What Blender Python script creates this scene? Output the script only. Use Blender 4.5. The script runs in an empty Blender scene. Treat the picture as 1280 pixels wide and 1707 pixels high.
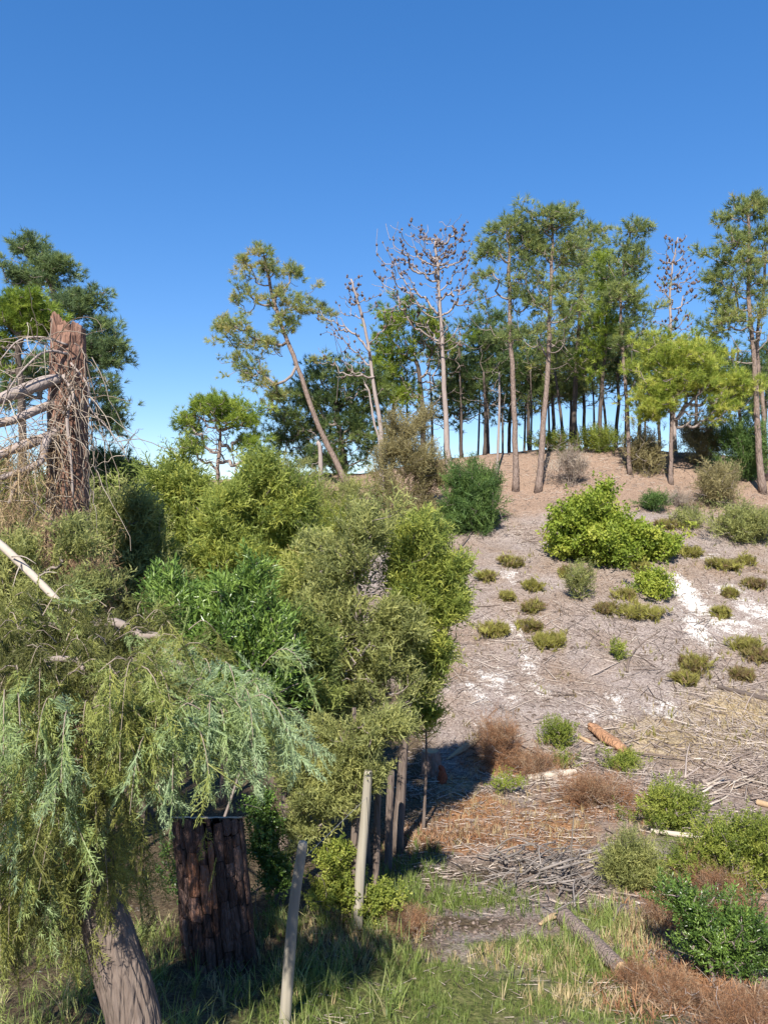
import bpy, math, random
import numpy as np
from mathutils import Vector

# ------------------------------------------------------------------ camera, sky, sun, exposure
SC = bpy.context.scene
COL = SC.collection
F, CX, CY, CZ = 1314.0, 640.0, 853.5, 3.1          # focal length in photo pixels, principal point, eye height
cam_d = bpy.data.cameras.new('camera')
cam = bpy.data.objects.new('camera', cam_d)
COL.objects.link(cam)
cam.location = (0, 0, CZ)
cam.rotation_euler = (math.radians(90), 0, 0)
cam_d.sensor_fit = 'HORIZONTAL'
cam_d.sensor_width = 36
cam_d.lens = 36 * F / 1280
cam_d.clip_start = 0.05
cam_d.clip_end = 5000
SC.camera = cam

SUN_AZ, SUN_EL = math.radians(12), math.radians(44)   # light travels towards +X +Y
d = Vector((math.sin(SUN_AZ) * math.cos(SUN_EL), math.cos(SUN_AZ) * math.cos(SUN_EL), -math.sin(SUN_EL)))
sun_d = bpy.data.lights.new('sun', 'SUN')
sun_d.energy = 4.5
sun_d.angle = math.radians(0.53)
sun_d.color = (1.0, 0.94, 0.83)
sun = bpy.data.objects.new('sun', sun_d)
sun.rotation_euler = d.to_track_quat('-Z', 'Y').to_euler()
sun.location = (-20, -20, 30)
COL.objects.link(sun)

W = bpy.data.worlds.new('World')
SC.world = W
W.use_nodes = True
wn = W.node_tree
bg = wn.nodes['Background']
sky = wn.nodes.new('ShaderNodeTexSky')
sky.sky_type = 'NISHITA'
sky.sun_disc = False
sky.sun_elevation = SUN_EL
sky.sun_rotation = math.pi + SUN_AZ
sky.air_density = 1.0
sky.dust_density = 0.0
sky.altitude = 1200
sky.ozone_density = 3.0
hs = wn.nodes.new('ShaderNodeHueSaturation')
hs.inputs['Hue'].default_value = 0.511
hs.inputs['Saturation'].default_value = 1.58
gm = wn.nodes.new('ShaderNodeGamma')
gm.inputs['Gamma'].default_value = 0.68
wn.links.new(sky.outputs[0], gm.inputs['Color'])
wn.links.new(gm.outputs[0], hs.inputs['Color'])
wn.links.new(hs.outputs[0], bg.inputs[0])
bg.inputs[1].default_value = 0.136
SC.view_settings.view_transform = 'Standard'
SC.view_settings.look = 'None'
SC.view_settings.exposure = 1.18
SC.view_settings.gamma = 1
SC.view_settings.use_curve_mapping = False
SC.cycles.max_bounces = 8
SC.cycles.diffuse_bounces = 6
SC.cycles.transmission_bounces = 6
SC.cycles.use_denoising = True

RNG = np.random.default_rng(7)

# ------------------------------------------------------------------ helpers
def vnoise(x, y, seed=0):
    x = np.asarray(x, float); y = np.asarray(y, float)
    xi = np.floor(x).astype(np.int64); yi = np.floor(y).astype(np.int64)
    fx = x - xi; fy = y - yi
    fx = fx * fx * (3 - 2 * fx); fy = fy * fy * (3 - 2 * fy)
    def h(a, b):
        n = (a * 374761393 + b * 668265263 + seed * 2147483647 + 1013904223) & 0xffffffff
        n = ((n ^ (n >> 13)) * 1274126177) & 0xffffffff
        n = n ^ (n >> 16)
        return (n & 0xffff) / 65535.0
    a = h(xi, yi); b = h(xi + 1, yi); c = h(xi, yi + 1); e = h(xi + 1, yi + 1)
    return (a * (1 - fx) + b * fx) * (1 - fy) + (c * (1 - fx) + e * fx) * fy

def fbm(x, y, seed=0, o=4):
    s = 0; a = .5
    for i in range(o):
        s = s + a * vnoise(np.asarray(x) * 2 ** i, np.asarray(y) * 2 ** i, seed + i); a *= .5
    return s / (1 - .5 ** o)

_py = [-3000, -30, -5, 0, 2, 4.5, 6, 7.2, 8.8, 11.2, 13.5, 15.8, 19.5, 22.5, 27, 32, 36, 38.5, 42, 50, 80, 200, 3000]
_pz = [2.2, 2.2, 1.9, 1.5, .8, -.3, -.8, -.99, -1.23, -1.56, -1.8, -1.67, -.57, .58, 2.13, 3.9, 5.75, 6.05, 5.4, 3.2, -2, -10, -40]
_yy = np.arange(-40, 220, .1)
_zz = np.interp(_yy, _py, _pz)
_k = np.exp(-.5 * (np.arange(-25, 26) / 9.0) ** 2); _k /= _k.sum()
_zz = np.convolve(np.pad(_zz, 25, mode='edge'), _k, mode='valid')

def sstep(a, b, x):
    t = np.clip((np.asarray(x, float) - a) / (b - a), 0, 1)
    return t * t * (3 - 2 * t)

def ground(X, Y):
    X = np.asarray(X, float); Y = np.asarray(Y, float)
    z = np.where((Y > -39) & (Y < 199), np.interp(Y, _yy, _zz), np.interp(Y, _py, _pz))
    crest = np.interp(X, [-60, -17.5, -8, -1.1, 3, 7, 11, 17.5, 60], [-1.6, -1.2, -1.3, -.95, -.3, .15, .25, -.3, -1.5])
    z = z + crest * sstep(20, 36, Y)
    near = 1 - sstep(60, 120, np.abs(Y))
    z = z + near * (.30 * (fbm(X / 4.5, Y / 4.5, 11) - .5) + .26 * (fbm(X / 1.3, Y / 1.3, 21) - .5) + .085 * (fbm(X / .3, Y / .3, 31) - .5)) * sstep(2, 6, Y)
    return z

def P(px, py, Y):
    return np.array([(px - CX) / F * Y, Y, CZ - (py - CY) / F * Y])

_Ys = np.arange(4, 60, .02)
def GP(px, py):
    X = (px - CX) / F * _Ys; zr = CZ - (py - CY) / F * _Ys
    i = np.argmax(zr <= ground(X, _Ys))
    if i == 0: i = len(_Ys) // 2
    return np.array([X[i], _Ys[i], float(ground(X[i], _Ys[i]))])

def at_ground(X, Y, dz=0.):
    return np.array([X, Y, float(ground(X, Y)) + dz])

def unit(v):
    v = np.asarray(v, float)
    return v / np.maximum(np.linalg.norm(v, axis=-1, keepdims=True), 1e-9)

class Acc:
    """collects vertices, faces and a tint per vertex, and links them as one mesh object"""
    def __init__(s): s.V = []; s.Fc = []; s.T = []; s.n = 0
    def add(s, V, Fc, t=.5):
        V = np.asarray(V, float).reshape(-1, 3)
        for f in (Fc if isinstance(Fc, list) else [Fc]):
            s.Fc.append(np.asarray(f, np.int64) + s.n)
        s.V.append(V); s.T.append(np.broadcast_to(np.asarray(t, float), (len(V),))); s.n += len(V)
        return s
    def mesh(s, name, mat, loc=(0, 0, 0), smooth=False):
        V = np.concatenate(s.V) - np.asarray(loc, float)
        me = bpy.data.meshes.new(name)
        me.vertices.add(len(V)); me.vertices.foreach_set('co', V.astype(np.float32).ravel())
        lt = np.concatenate([np.full(len(f), f.shape[1]) for f in s.Fc])
        li = np.concatenate([f.ravel() for f in s.Fc])
        me.loops.add(len(li)); me.loops.foreach_set('vertex_index', li.astype(np.int32))
        me.polygons.add(len(lt))
        me.polygons.foreach_set('loop_start', np.concatenate([[0], np.cumsum(lt)[:-1]]).astype(np.int32))
        me.polygons.foreach_set('loop_total', lt.astype(np.int32))
        a = me.attributes.new('tint', 'FLOAT', 'POINT')
        a.data.foreach_set('value', np.concatenate(s.T).astype(np.float32))
        if smooth: me.polygons.foreach_set('use_smooth', np.ones(len(lt), bool))
        me.update(calc_edges=True)
        me.materials.append(M[mat])
        return me
    def build(s, name, mat, parent=None, loc=(0, 0, 0), smooth=False):
        o = bpy.data.objects.new(name, s.mesh(name, mat, loc, smooth))
        COL.objects.link(o)
        if parent is None: o.location = loc
        else: o.parent = parent
        return o

def tag(o, label, cat=None, group=None, kind=None):
    o['label'] = label
    if cat: o['category'] = cat
    if group: o['group'] = group
    if kind: o['kind'] = kind
    return o

def thing(name, label, cat, loc, group=None):
    o = bpy.data.objects.new(name, None)
    o.empty_display_size = .2
    COL.objects.link(o); o.location = loc
    return tag(o, label, cat, group)

def smooth_path(pts, n):
    """Catmull-Rom through the points"""
    p = np.asarray(pts, float)
    if len(p) < 3:
        t = np.linspace(0, 1, n)[:, None]; return p[0] * (1 - t) + p[-1] * t
    q = np.vstack([2 * p[0] - p[1], p, 2 * p[-1] - p[-2]])
    out = []
    for u in np.linspace(0, len(p) - 1 - 1e-6, n):
        i = int(u); t = u - i; a, b, c, e = q[i:i + 4]
        out.append(.5 * (2 * b + (c - a) * t + (2 * a - 5 * b + 4 * c - e) * t * t + (3 * b - a - 3 * c + e) * t ** 3))
    return np.array(out)

def tube(pts, rad, n=6, cap=True, rough=None):
    """tapered tube along a polyline; rough(theta[n], length[m]) -> radius factor"""
    p = np.asarray(pts, float); m = len(p)
    rad = np.broadcast_to(np.asarray(rad, float), (m,))
    tg = unit(np.gradient(p, axis=0))
    up = np.array([0, 0, 1.]) if abs(tg[0, 2]) < .9 else np.array([1., 0, 0])
    u = unit(np.cross(tg[0], up)); U = []
    for i in range(m):
        u = unit(u - tg[i] * np.dot(u, tg[i])); U.append(u)
    U = np.array(U); Wv = np.cross(tg, U)
    th = np.arange(n) / n * 2 * math.pi
    r = np.repeat(rad[:, None], n, 1)
    if rough is not None:
        L = np.concatenate([[0], np.cumsum(np.linalg.norm(np.diff(p, axis=0), axis=1))])
        r = r * rough(th[None, :], L[:, None])
    V = p[:, None] + r[..., None] * (np.cos(th)[None, :, None] * U[:, None] + np.sin(th)[None, :, None] * Wv[:, None])
    V = V.reshape(-1, 3)
    i = np.arange(m - 1)[:, None] * n; j = np.arange(n)[None, :]; k = (j + 1) % n
    Fc = [np.stack([i + j, i + k, i + n + k, i + n + j], -1).reshape(-1, 4)]
    if cap:
        V = np.vstack([V, p[0], p[-1]])
        j = np.arange(n); k = (j + 1) % n
        Fc.append(np.concatenate([np.stack([np.full(n, m * n), k, j], -1),
                                  np.stack([np.full(n, m * n + 1), (m - 1) * n + j, (m - 1) * n + k], -1)]))
    return V, Fc

# ------------------------------------------------------------------ leaf templates (triangle soups along +Z)
def _tri(a, b, w, rng):
    ax = unit(b - a); s = unit(np.cross(ax, rng.normal(size=3)))
    return [a - s * w / 2, a + s * w / 2, b]

def t_tuft(rng, n=20, L=.24, w=.022, amin=15, amax=85):
    o = []
    for i in range(n):
        th = math.radians(rng.uniform(amin, amax)); ph = rng.uniform(0, 6.283)
        dd = np.array([math.sin(th) * math.cos(ph), math.sin(th) * math.sin(ph), math.cos(th)])
        a = np.array([0, 0, rng.uniform(-.06, .08)])
        o += _tri(a, a + dd * L * rng.uniform(.7, 1.1), w * rng.uniform(.8, 1.3), rng)
    return np.array(o)

def t_sprig(rng, L=.2, nl=10, ll=.085, sub=5, sl=.028, w=.007, flat=False, ang=42, curve=0.):
    """a twig with side twigs that carry short scale-like leaves"""
    o = []
    ax = lambda t: np.array([curve * t * t, 0, L * t])
    o += _tri(ax(0), ax(1.), w * 1.2, rng)
    for i in range(nl):
        t = (i + .6) / nl
        ph = (0 if i % 2 else math.pi) + rng.normal() * .25 if flat else i * 2.4 + rng.normal() * .3
        th = math.radians(ang + rng.normal() * 8)
        dd = np.array([math.sin(th) * math.cos(ph), math.sin(th) * math.sin(ph), math.cos(th)])
        l = ll * (1.15 - .75 * t) * rng.uniform(.8, 1.15)
        a = ax(t * .95); o += _tri(a, a + dd * l, w, rng)
        for j in range(sub):
            s = (j + .5) / sub
            q = unit(dd + .75 * (unit(np.cross(dd, [0, 1, 0.01])) * (1 if j % 2 else -1)) + .35 * rng.normal(size=3) * (0.4 if flat else 1))
            o += _tri(a + dd * l * s, a + dd * l * s + q * sl * (1.2 - .6 * s), w, rng)
    return np.array(o)

def t_leafy(rng, L=.18, n=10, ll=.06, lw=.022, spread=60):
    """a twig with folded lance-shaped leaves"""
    o = []
    o += _tri(np.zeros(3), np.array([0, 0, L]), .006, rng)
    for i in range(n):
        t = (i + .5) / n; ph = i * 2.4 + rng.normal() * .3
        th = math.radians(spread * (1.1 - .55 * t) + rng.normal() * 10)
        dd = np.array([math.sin(th) * math.cos(ph), math.sin(th) * math.sin(ph), math.cos(th)])
        s = unit(np.cross(dd, rng.normal(size=3) + np.array([0, 0, 2.]))); nn = np.cross(s, dd)
        a = np.array([0, 0, L * t]); l = ll * rng.uniform(.75, 1.15); b = a + dd * l; c = a + dd * l * .5
        e1 = c + s * lw / 2 + nn * lw * .18; e2 = c - s * lw / 2 + nn * lw * .18
        o += [a, e1, b, a, b, e2]
    return np.array(o)

def t_heath(rng, n=13, L=.16, w=.017, am=42):
    return t_tuft(rng, n, L, w, 0, am)

def t_blades(rng, n=6, L=.26, w=.009, lean=.5):
    o = []
    for i in range(n):
        ph = rng.uniform(0, 6.283); b0 = np.array([rng.normal() * .03, rng.normal() * .03, -.02]); l = L * rng.uniform(.5, 1.2)
        k = lean * rng.uniform(.2, 1.2); dr = np.array([math.cos(ph), math.sin(ph), 0]); s = np.array([-dr[1], dr[0], 0]) * w / 2 * rng.uniform(.7, 1.3)
        q = [b0 + dr * k * l * t * t + np.array([0, 0, l * t * (1 - .35 * k * t)]) for t in (0, .4, .75, 1)]
        o += [q[0] - s, q[0] + s, q[1] + s, q[0] - s, q[1] + s, q[1] - s, q[1] - s, q[1] + s, q[2] + s * .7, q[1] - s, q[2] + s * .7, q[2] - s * .7, q[2] - s * .7, q[2] + s * .7, q[3]]
    return np.array(o)

_tr = np.random.default_rng(3)
TPL = {
    'tuft': [t_tuft(_tr, 17, .24, .022, 10, 80) for _ in range(5)],
    'tuft_fine': [t_tuft(_tr, 26, .2, .014) for _ in range(5)],
    'juniper': [t_sprig(_tr, .24, 7, .12, 2, .06, .0145) for _ in range(6)],
    'plume': [t_sprig(_tr, .3, 15, .11, 3, .045, .0095, True, 38, .07) for _ in range(6)],
    'olive': [t_sprig(_tr, .24, 7, .11, 2, .05, .0115, False, 45, .03) for _ in range(6)],
    'leafy': [t_leafy(_tr) for _ in range(5)],
    'lance': [t_leafy(_tr, .24, 10, .10, .022, 50) for _ in range(5)],
    'round': [t_leafy(_tr, .14, 7, .06, .038, 75) for _ in range(5)],
    'heath': [t_heath(_tr) for _ in range(5)],
    'twig': [t_sprig(_tr, .3, 7, .16, 2, .08, .006, False, 40) for _ in range(5)],
    'rust': [t_sprig(_tr, .34, 7, .18, 2, .07, .0055, False, 38, .06) for _ in range(6)],
    'grass': [t_blades(_tr) for _ in range(8)],
    'long': [t_blades(_tr, 7, .55, .011, .75) for _ in range(8)],
    'low': [t_blades(_tr, 9, .10, .008, .8) for _ in range(6)],
}

def bake(acc, tpl, pos, dirs, scale, tint, rng):
    pos = np.asarray(pos, float); n = len(pos)
    if n == 0: return
    z = unit(dirs); x = unit(np.cross(z, rng.normal(size=(n, 3)))); y = np.cross(z, x)
    scale = np.broadcast_to(np.asarray(scale, float), (n,)); tint = np.broadcast_to(np.asarray(tint, float), (n,))
    T = TPL[tpl]; idx = rng.integers(0, len(T), n)
    for i, t in enumerate(T):
        s = np.nonzero(idx == i)[0]
        if len(s) == 0: continue
        R = np.stack([x[s], y[s], z[s]], 1) * scale[s][:, None, None]
        V = np.einsum('kc,nca->nka', t, R) + pos[s][:, None]
        k = len(t)
        acc.add(V.reshape(-1, 3), np.arange(len(s) * k).reshape(-1, 3), np.repeat(tint[s], k))

# ------------------------------------------------------------------ materials
M = {}
def _new(name):
    m = bpy.data.materials.new(name); m.use_nodes = True
    nt = m.node_tree; nt.nodes.clear()
    out = nt.nodes.new('ShaderNodeOutputMaterial'); b = nt.nodes.new('ShaderNodeBsdfPrincipled')
    nt.links.new(b.outputs[0], out.inputs[0])
    M[name] = m
    return nt, b, out

def _ramp(nt, cols, fac=None):
    r = nt.nodes.new('ShaderNodeValToRGB'); el = r.color_ramp.elements
    pos = np.linspace(0, 1, len(cols))
    while len(el) < len(cols): el.new(.5)
    for i, c in enumerate(cols):
        if len(c) == 4: el[i].position = c[3]
        else: el[i].position = pos[i]
        el[i].color = (*c[:3], 1)
    if fac is not None: nt.links.new(fac, r.inputs[0])
    return r

def _noise(nt, scale, detail=4, rough=.6, vec=None, stretch=None):
    n = nt.nodes.new('ShaderNodeTexNoise'); n.inputs['Scale'].default_value = scale
    n.inputs['Detail'].default_value = detail; n.inputs['Roughness'].default_value = rough
    if vec is not None: nt.links.new(vec, n.inputs['Vector'])
    return n

def _mix(nt, fac, a, b):
    m = nt.nodes.new('ShaderNodeMix'); m.data_type = 'RGBA'
    for s, v in ((0, fac), (6, a), (7, b)):
        if isinstance(v, (int, float)): m.inputs[s].default_value = v
        elif isinstance(v, tuple): m.inputs[s].default_value = (*v, 1)
        else: nt.links.new(v, m.inputs[s])
    return m.outputs[2]

def _math(nt, op, a, b=None, clamp=False):
    m = nt.nodes.new('ShaderNodeMath'); m.operation = op; m.use_clamp = clamp
    for i, v in enumerate((a, b)):
        if v is None: continue
        if isinstance(v, (int, float)): m.inputs[i].default_value = v
        else: nt.links.new(v, m.inputs[i])
    return m.outputs[0]

def _attr(nt, name):
    a = nt.nodes.new('ShaderNodeAttribute'); a.attribute_name = name
    return a.outputs['Fac']

def leafmat(name, cols, rough=.55, trans=.5, spec=.35):
    nt, b, out = _new(name)
    r = _ramp(nt, cols, _attr(nt, 'tint'))
    nt.links.new(r.outputs[0], b.inputs['Base Color'])
    b.inputs['Roughness'].default_value = rough
    b.inputs['Specular IOR Level'].default_value = spec
    if trans > 0:
        t = nt.nodes.new('ShaderNodeBsdfTranslucent'); nt.links.new(r.outputs[0], t.inputs[0])
        mx = nt.nodes.new('ShaderNodeMixShader'); mx.inputs[0].default_value = trans
        nt.links.new(b.outputs[0], mx.inputs[1]); nt.links.new(t.outputs[0], mx.inputs[2])
        nt.links.new(mx.outputs[0], out.inputs[0])

def barkmat(name, cols, scale=8, zs=.25, bump=.5, dist=.02, rough=.85, tint=0.):
    nt, b, out = _new(name)
    tc = nt.nodes.new('ShaderNodeTexCoord'); mp = nt.nodes.new('ShaderNodeMapping')
    mp.inputs['Scale'].default_value = (1, 1, zs); nt.links.new(tc.outputs['Object'], mp.inputs[0])
    n1 = _noise(nt, scale, 6, .65, mp.outputs[0]); n2 = _noise(nt, scale * 4.5, 4, .6, mp.outputs[0])
    v = nt.nodes.new('ShaderNodeTexVoronoi'); v.feature = 'DISTANCE_TO_EDGE'; v.inputs['Scale'].default_value = scale * 1.3
    nt.links.new(mp.outputs[0], v.inputs['Vector'])
    f = _math(nt, 'ADD', _math(nt, 'MULTIPLY', n1.outputs[0], .65), _math(nt, 'MULTIPLY', n2.outputs[0], .35))
    if tint: f = _math(nt, 'ADD', f, _math(nt, 'MULTIPLY', _math(nt, 'SUBTRACT', _attr(nt, 'tint'), .5), tint))
    r = _ramp(nt, cols, f); nt.links.new(r.outputs[0], b.inputs['Base Color'])
    b.inputs['Roughness'].default_value = rough; b.inputs['Specular IOR Level'].default_value = .2
    h = _math(nt, 'ADD', f, _math(nt, 'MINIMUM', _math(nt, 'MULTIPLY', v.outputs[0], 2.5), .5))
    bp = nt.nodes.new('ShaderNodeBump'); bp.inputs['Strength'].default_value = bump; bp.inputs['Distance'].default_value = dist
    nt.links.new(h, bp.inputs['Height']); nt.links.new(bp.outputs[0], b.inputs['Normal'])

def stickmat(name, cols, rough=.8):
    nt, b, out = _new(name)
    tc = nt.nodes.new('ShaderNodeTexCoord'); n = _noise(nt, 30, 3, .6, tc.outputs['Object'])
    f = _math(nt, 'ADD', _attr(nt, 'tint'), _math(nt, 'MULTIPLY', _math(nt, 'SUBTRACT', n.outputs[0], .5), .5), True)
    r = _ramp(nt, cols, f); nt.links.new(r.outputs[0], b.inputs['Base Color'])
    b.inputs['Roughness'].default_value = rough; b.inputs['Specular IOR Level'].default_value = .2
    bp = nt.nodes.new('ShaderNodeBump'); bp.inputs['Strength'].default_value = .4; bp.inputs['Distance'].default_value = .01
    nt.links.new(n.outputs[0], bp.inputs['Height']); nt.links.new(bp.outputs[0], b.inputs['Normal'])

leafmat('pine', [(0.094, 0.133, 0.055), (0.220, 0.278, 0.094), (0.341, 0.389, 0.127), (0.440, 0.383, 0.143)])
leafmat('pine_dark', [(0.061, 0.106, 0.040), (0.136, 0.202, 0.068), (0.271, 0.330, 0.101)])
leafmat('pine_blue', [(0.092, 0.147, 0.077), (0.174, 0.245, 0.103), (0.266, 0.332, 0.111)])
leafmat('stone_pine', [(0.112, 0.176, 0.031), (0.244, 0.335, 0.047), (0.394, 0.459, 0.078)])
leafmat('young_pine', [(0.187, 0.254, 0.043), (0.375, 0.449, 0.079), (0.562, 0.569, 0.129)])
leafmat('juniper', [(0.113, 0.149, 0.042), (0.245, 0.289, 0.074), (0.394, 0.420, 0.116), (0.506, 0.456, 0.164)])
leafmat('juniper_lit', [(0.143, 0.198, 0.047), (0.307, 0.359, 0.077), (0.491, 0.503, 0.112)])
leafmat('juniper_olive', [(0.156, 0.174, 0.063), (0.306, 0.330, 0.115), (0.456, 0.456, 0.161)])
leafmat('cypress', [(0.13, 0.135, 0.04), (0.34, 0.35, 0.09), (0.29, 0.37, 0.13), (0.36, 0.46, 0.25)], .5)
leafmat('laurel', [(0.049, 0.094, 0.022), (0.114, 0.196, 0.038), (0.229, 0.329, 0.067)], .35, .3, .5)
leafmat('bush_yellow', [(0.15, 0.215, 0.028), (0.29, 0.365, 0.05), (0.43, 0.46, 0.08)])
leafmat('bush_green', [(0.125, 0.171, 0.033), (0.250, 0.300, 0.052), (0.406, 0.428, 0.091)])
leafmat('heather', [(0.27, 0.18, 0.10), (0.26, 0.22, 0.08), (0.33, 0.31, 0.08), (0.42, 0.40, 0.10)])
leafmat('olive_shrub', [(0.213, 0.177, 0.091), (0.312, 0.272, 0.130), (0.426, 0.367, 0.182)])
leafmat('cedar_dark', [(0.056, 0.107, 0.034), (0.111, 0.195, 0.051), (0.221, 0.319, 0.085)])
leafmat('dry_twig', [(.15, .11, .085), (.28, .225, .18), (.42, .36, .29)], .8, .05, .1)
leafmat('dead_vine', [(.20, .13, .07), (.31, .22, .13), (.42, .32, .19)], .8, .1, .1)
leafmat('rust', [(.12, .08, .055), (.26, .13, .07), (.32, .175, .095), (.38, .29, .20)], .75, .25, .1)
leafmat('grass', [(.10, .145, .035), (.19, .25, .06), (.28, .34, .10), (.42, .38, .20)], .5, .4)
leafmat('straw', [(.30, .22, .11), (.42, .33, .18), (.52, .43, .26)], .7, .25, .1)
barkmat('bark_pine', [(.04, .028, .022), (.15, .105, .085), (.26, .20, .17), (.36, .30, .26)], 9, .3, .9, .04)
barkmat('bark_dark', [(.025, .02, .018), (.09, .07, .06), (.16, .13, .11)], 7, .3, .7, .03)
barkmat('bark_dead', [(.14, .11, .10), (.28, .23, .21), (.42, .37, .35)], 9, .2, .6, .02)
barkmat('bark_red', [(.03, .018, .014), (.12, .065, .048), (.24, .135, .098), (.28, .20, .165)], 9, .3, 1., .05, .9, .5)
barkmat('bark_orange', [(.05, .03, .02), (.26, .13, .07), (.38, .22, .13), (.34, .28, .24)], 7, .5, 1., .04, .9)
barkmat('rotten_wood', [(.10, .03, .02), (.28, .09, .05), (.38, .16, .09)], 20, .2, 1., .03, .9)
barkmat('bark_plate', [(.025, .015, .012), (.115, .068, .055), (.21, .145, .125), (.31, .13, .065)], 26, .22, 1., .03, .9, 1.0)
barkmat('bark_core', [(.012, .008, .007), (.03, .018, .014), (.06, .035, .028)], 12, .3, .5)
barkmat('bark_grey', [(.035, .025, .02), (.10, .072, .06), (.20, .16, .135), (.30, .25, .22)], 16, .12, .9, .02)
barkmat('bark_log', [(.05, .038, .032), (.14, .105, .09), (.24, .19, .165), (.32, .27, .24)], 18, 1, .9, .02)
barkmat('limb', [(.10, .08, .07), (.22, .18, .16), (.34, .29, .26)], 12, .4, .5, .01)
barkmat('wood_post', [(.10, .085, .065), (.28, .25, .20), (.42, .39, .33)], 11, .06, .5, .01, .8)
barkmat('wood_cut', [(.22, .14, .08), (.36, .25, .15), (.46, .35, .23)], 14, .6, .3, .005, .7)
barkmat('cone', [(.05, .03, .025), (.12, .08, .07), (.20, .15, .13)], 30, 1, .5, .01)
stickmat('stick', [(.07, .05, .04), (.20, .155, .13), (.33, .27, .235), (.50, .43, .37)])
stickmat('stick_grey', [(.07, .06, .055), (.19, .165, .15), (.34, .30, .275)])
stickmat('stick_pale', [(.26, .21, .17), (.42, .36, .30), (.58, .52, .45)])
stickmat('wire', [(.25, .25, .25), (.4, .4, .4)], .4)

def ground_material():
    nt, b, out = _new('ground')
    tc = nt.nodes.new('ShaderNodeTexCoord'); o = tc.outputs['Object']
    n_big = _noise(nt, .55, 5, .6, o); n_mid = _noise(nt, 3.2, 6, .7, o); n_fine = _noise(nt, 22, 5, .75, o)
    v = nt.nodes.new('ShaderNodeTexVoronoi'); v.inputs['Scale'].default_value = 34; nt.links.new(o, v.inputs['Vector'])
    v2 = nt.nodes.new('ShaderNodeTexVoronoi'); v2.inputs['Scale'].default_value = 11; nt.links.new(o, v2.inputs['Vector'])
    chip = _math(nt, 'ADD', _math(nt, 'MULTIPLY', n_fine.outputs[0], .6), _math(nt, 'MULTIPLY', v.outputs[1], .4))
    litter = _ramp(nt, [(.075, .056, .048, .22), (.195, .155, .138, .40), (.275, .228, .206, .56), (.40, .35, .315, .78)], chip).outputs[0]
    brown = _ramp(nt, [(0.081, 0.056, 0.037, 0.25), (0.192, 0.133, 0.096, 0.45), (0.296, 0.222, 0.163, 0.7)], chip).outputs[0]
    c = _mix(nt, _math(nt, 'MULTIPLY', _math(nt, 'SUBTRACT', n_big.outputs[0], .42, True), 3.5, True), litter, brown)
    def mask(name, sharp=4., amt=.9):
        a = _attr(nt, name)
        f = _math(nt, 'ADD', a, _math(nt, 'MULTIPLY', _math(nt, 'SUBTRACT', n_mid.outputs[0], .5), amt))
        f = _math(nt, 'ADD', f, _math(nt, 'MULTIPLY', _math(nt, 'SUBTRACT', n_fine.outputs[0], .5), amt * .8))
        return _math(nt, 'MULTIPLY', _math(nt, 'SUBTRACT', f, .5), sharp, True) if sharp == 1 else _math(nt, 'ADD', _math(nt, 'MULTIPLY', _math(nt, 'SUBTRACT', f, .5), sharp), .5, True)
    sandy = _ramp(nt, [(.12, .078, .055, .25), (.24, .165, .122, .48), (.32, .235, .18, .72)], chip).outputs[0]
    c = _mix(nt, mask('crest', 3, .5), c, sandy)
    rusty = _ramp(nt, [(0.118, 0.052, 0.022, 0.3), (0.266, 0.133, 0.063, 0.5), (0.370, 0.222, 0.126, 0.7)], chip).outputs[0]
    c = _mix(nt, mask('rusty', 3), c, rusty)
    dryg = _ramp(nt, [(0.163, 0.118, 0.063, 0.3), (0.311, 0.237, 0.141, 0.5), (0.414, 0.333, 0.222, 0.7)], chip).outputs[0]
    c = _mix(nt, mask('tan', 2.5), c, dryg)
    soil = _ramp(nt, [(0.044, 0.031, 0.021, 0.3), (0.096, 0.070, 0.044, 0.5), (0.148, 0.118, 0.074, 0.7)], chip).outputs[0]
    c = _mix(nt, mask('soil', 3), c, soil)  # dark earth tone, which also paints tree shade along the crest
    green = _ramp(nt, [(0.052, 0.063, 0.022, 0.3), (0.111, 0.126, 0.037, 0.5), (0.192, 0.185, 0.074, 0.7)], chip).outputs[0]
    c = _mix(nt, mask('green', 3), c, green)
    white = _ramp(nt, [(0.385, 0.348, 0.318, 0.3), (0.681, 0.644, 0.607, 0.5), (0.754, 0.736, 0.708, 0.7)], chip).outputs[0]
    c = _mix(nt, mask('sand', 2.4, 1.8), c, white)
    nt.links.new(c, b.inputs['Base Color'])
    b.inputs['Roughness'].default_value = .95; b.inputs['Specular IOR Level'].default_value = .1
    h = _math(nt, 'ADD', _math(nt, 'MULTIPLY', n_fine.outputs[0], .7), _math(nt, 'ADD', _math(nt, 'MULTIPLY', n_mid.outputs[0], .8), _math(nt, 'MULTIPLY', v2.outputs[0], .25)))
    bp = nt.nodes.new('ShaderNodeBump'); bp.inputs['Strength'].default_value = .9; bp.inputs['Distance'].default_value = .06
    nt.links.new(h, bp.inputs['Height']); nt.links.new(bp.outputs[0], b.inputs['Normal'])
ground_material()

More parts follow.
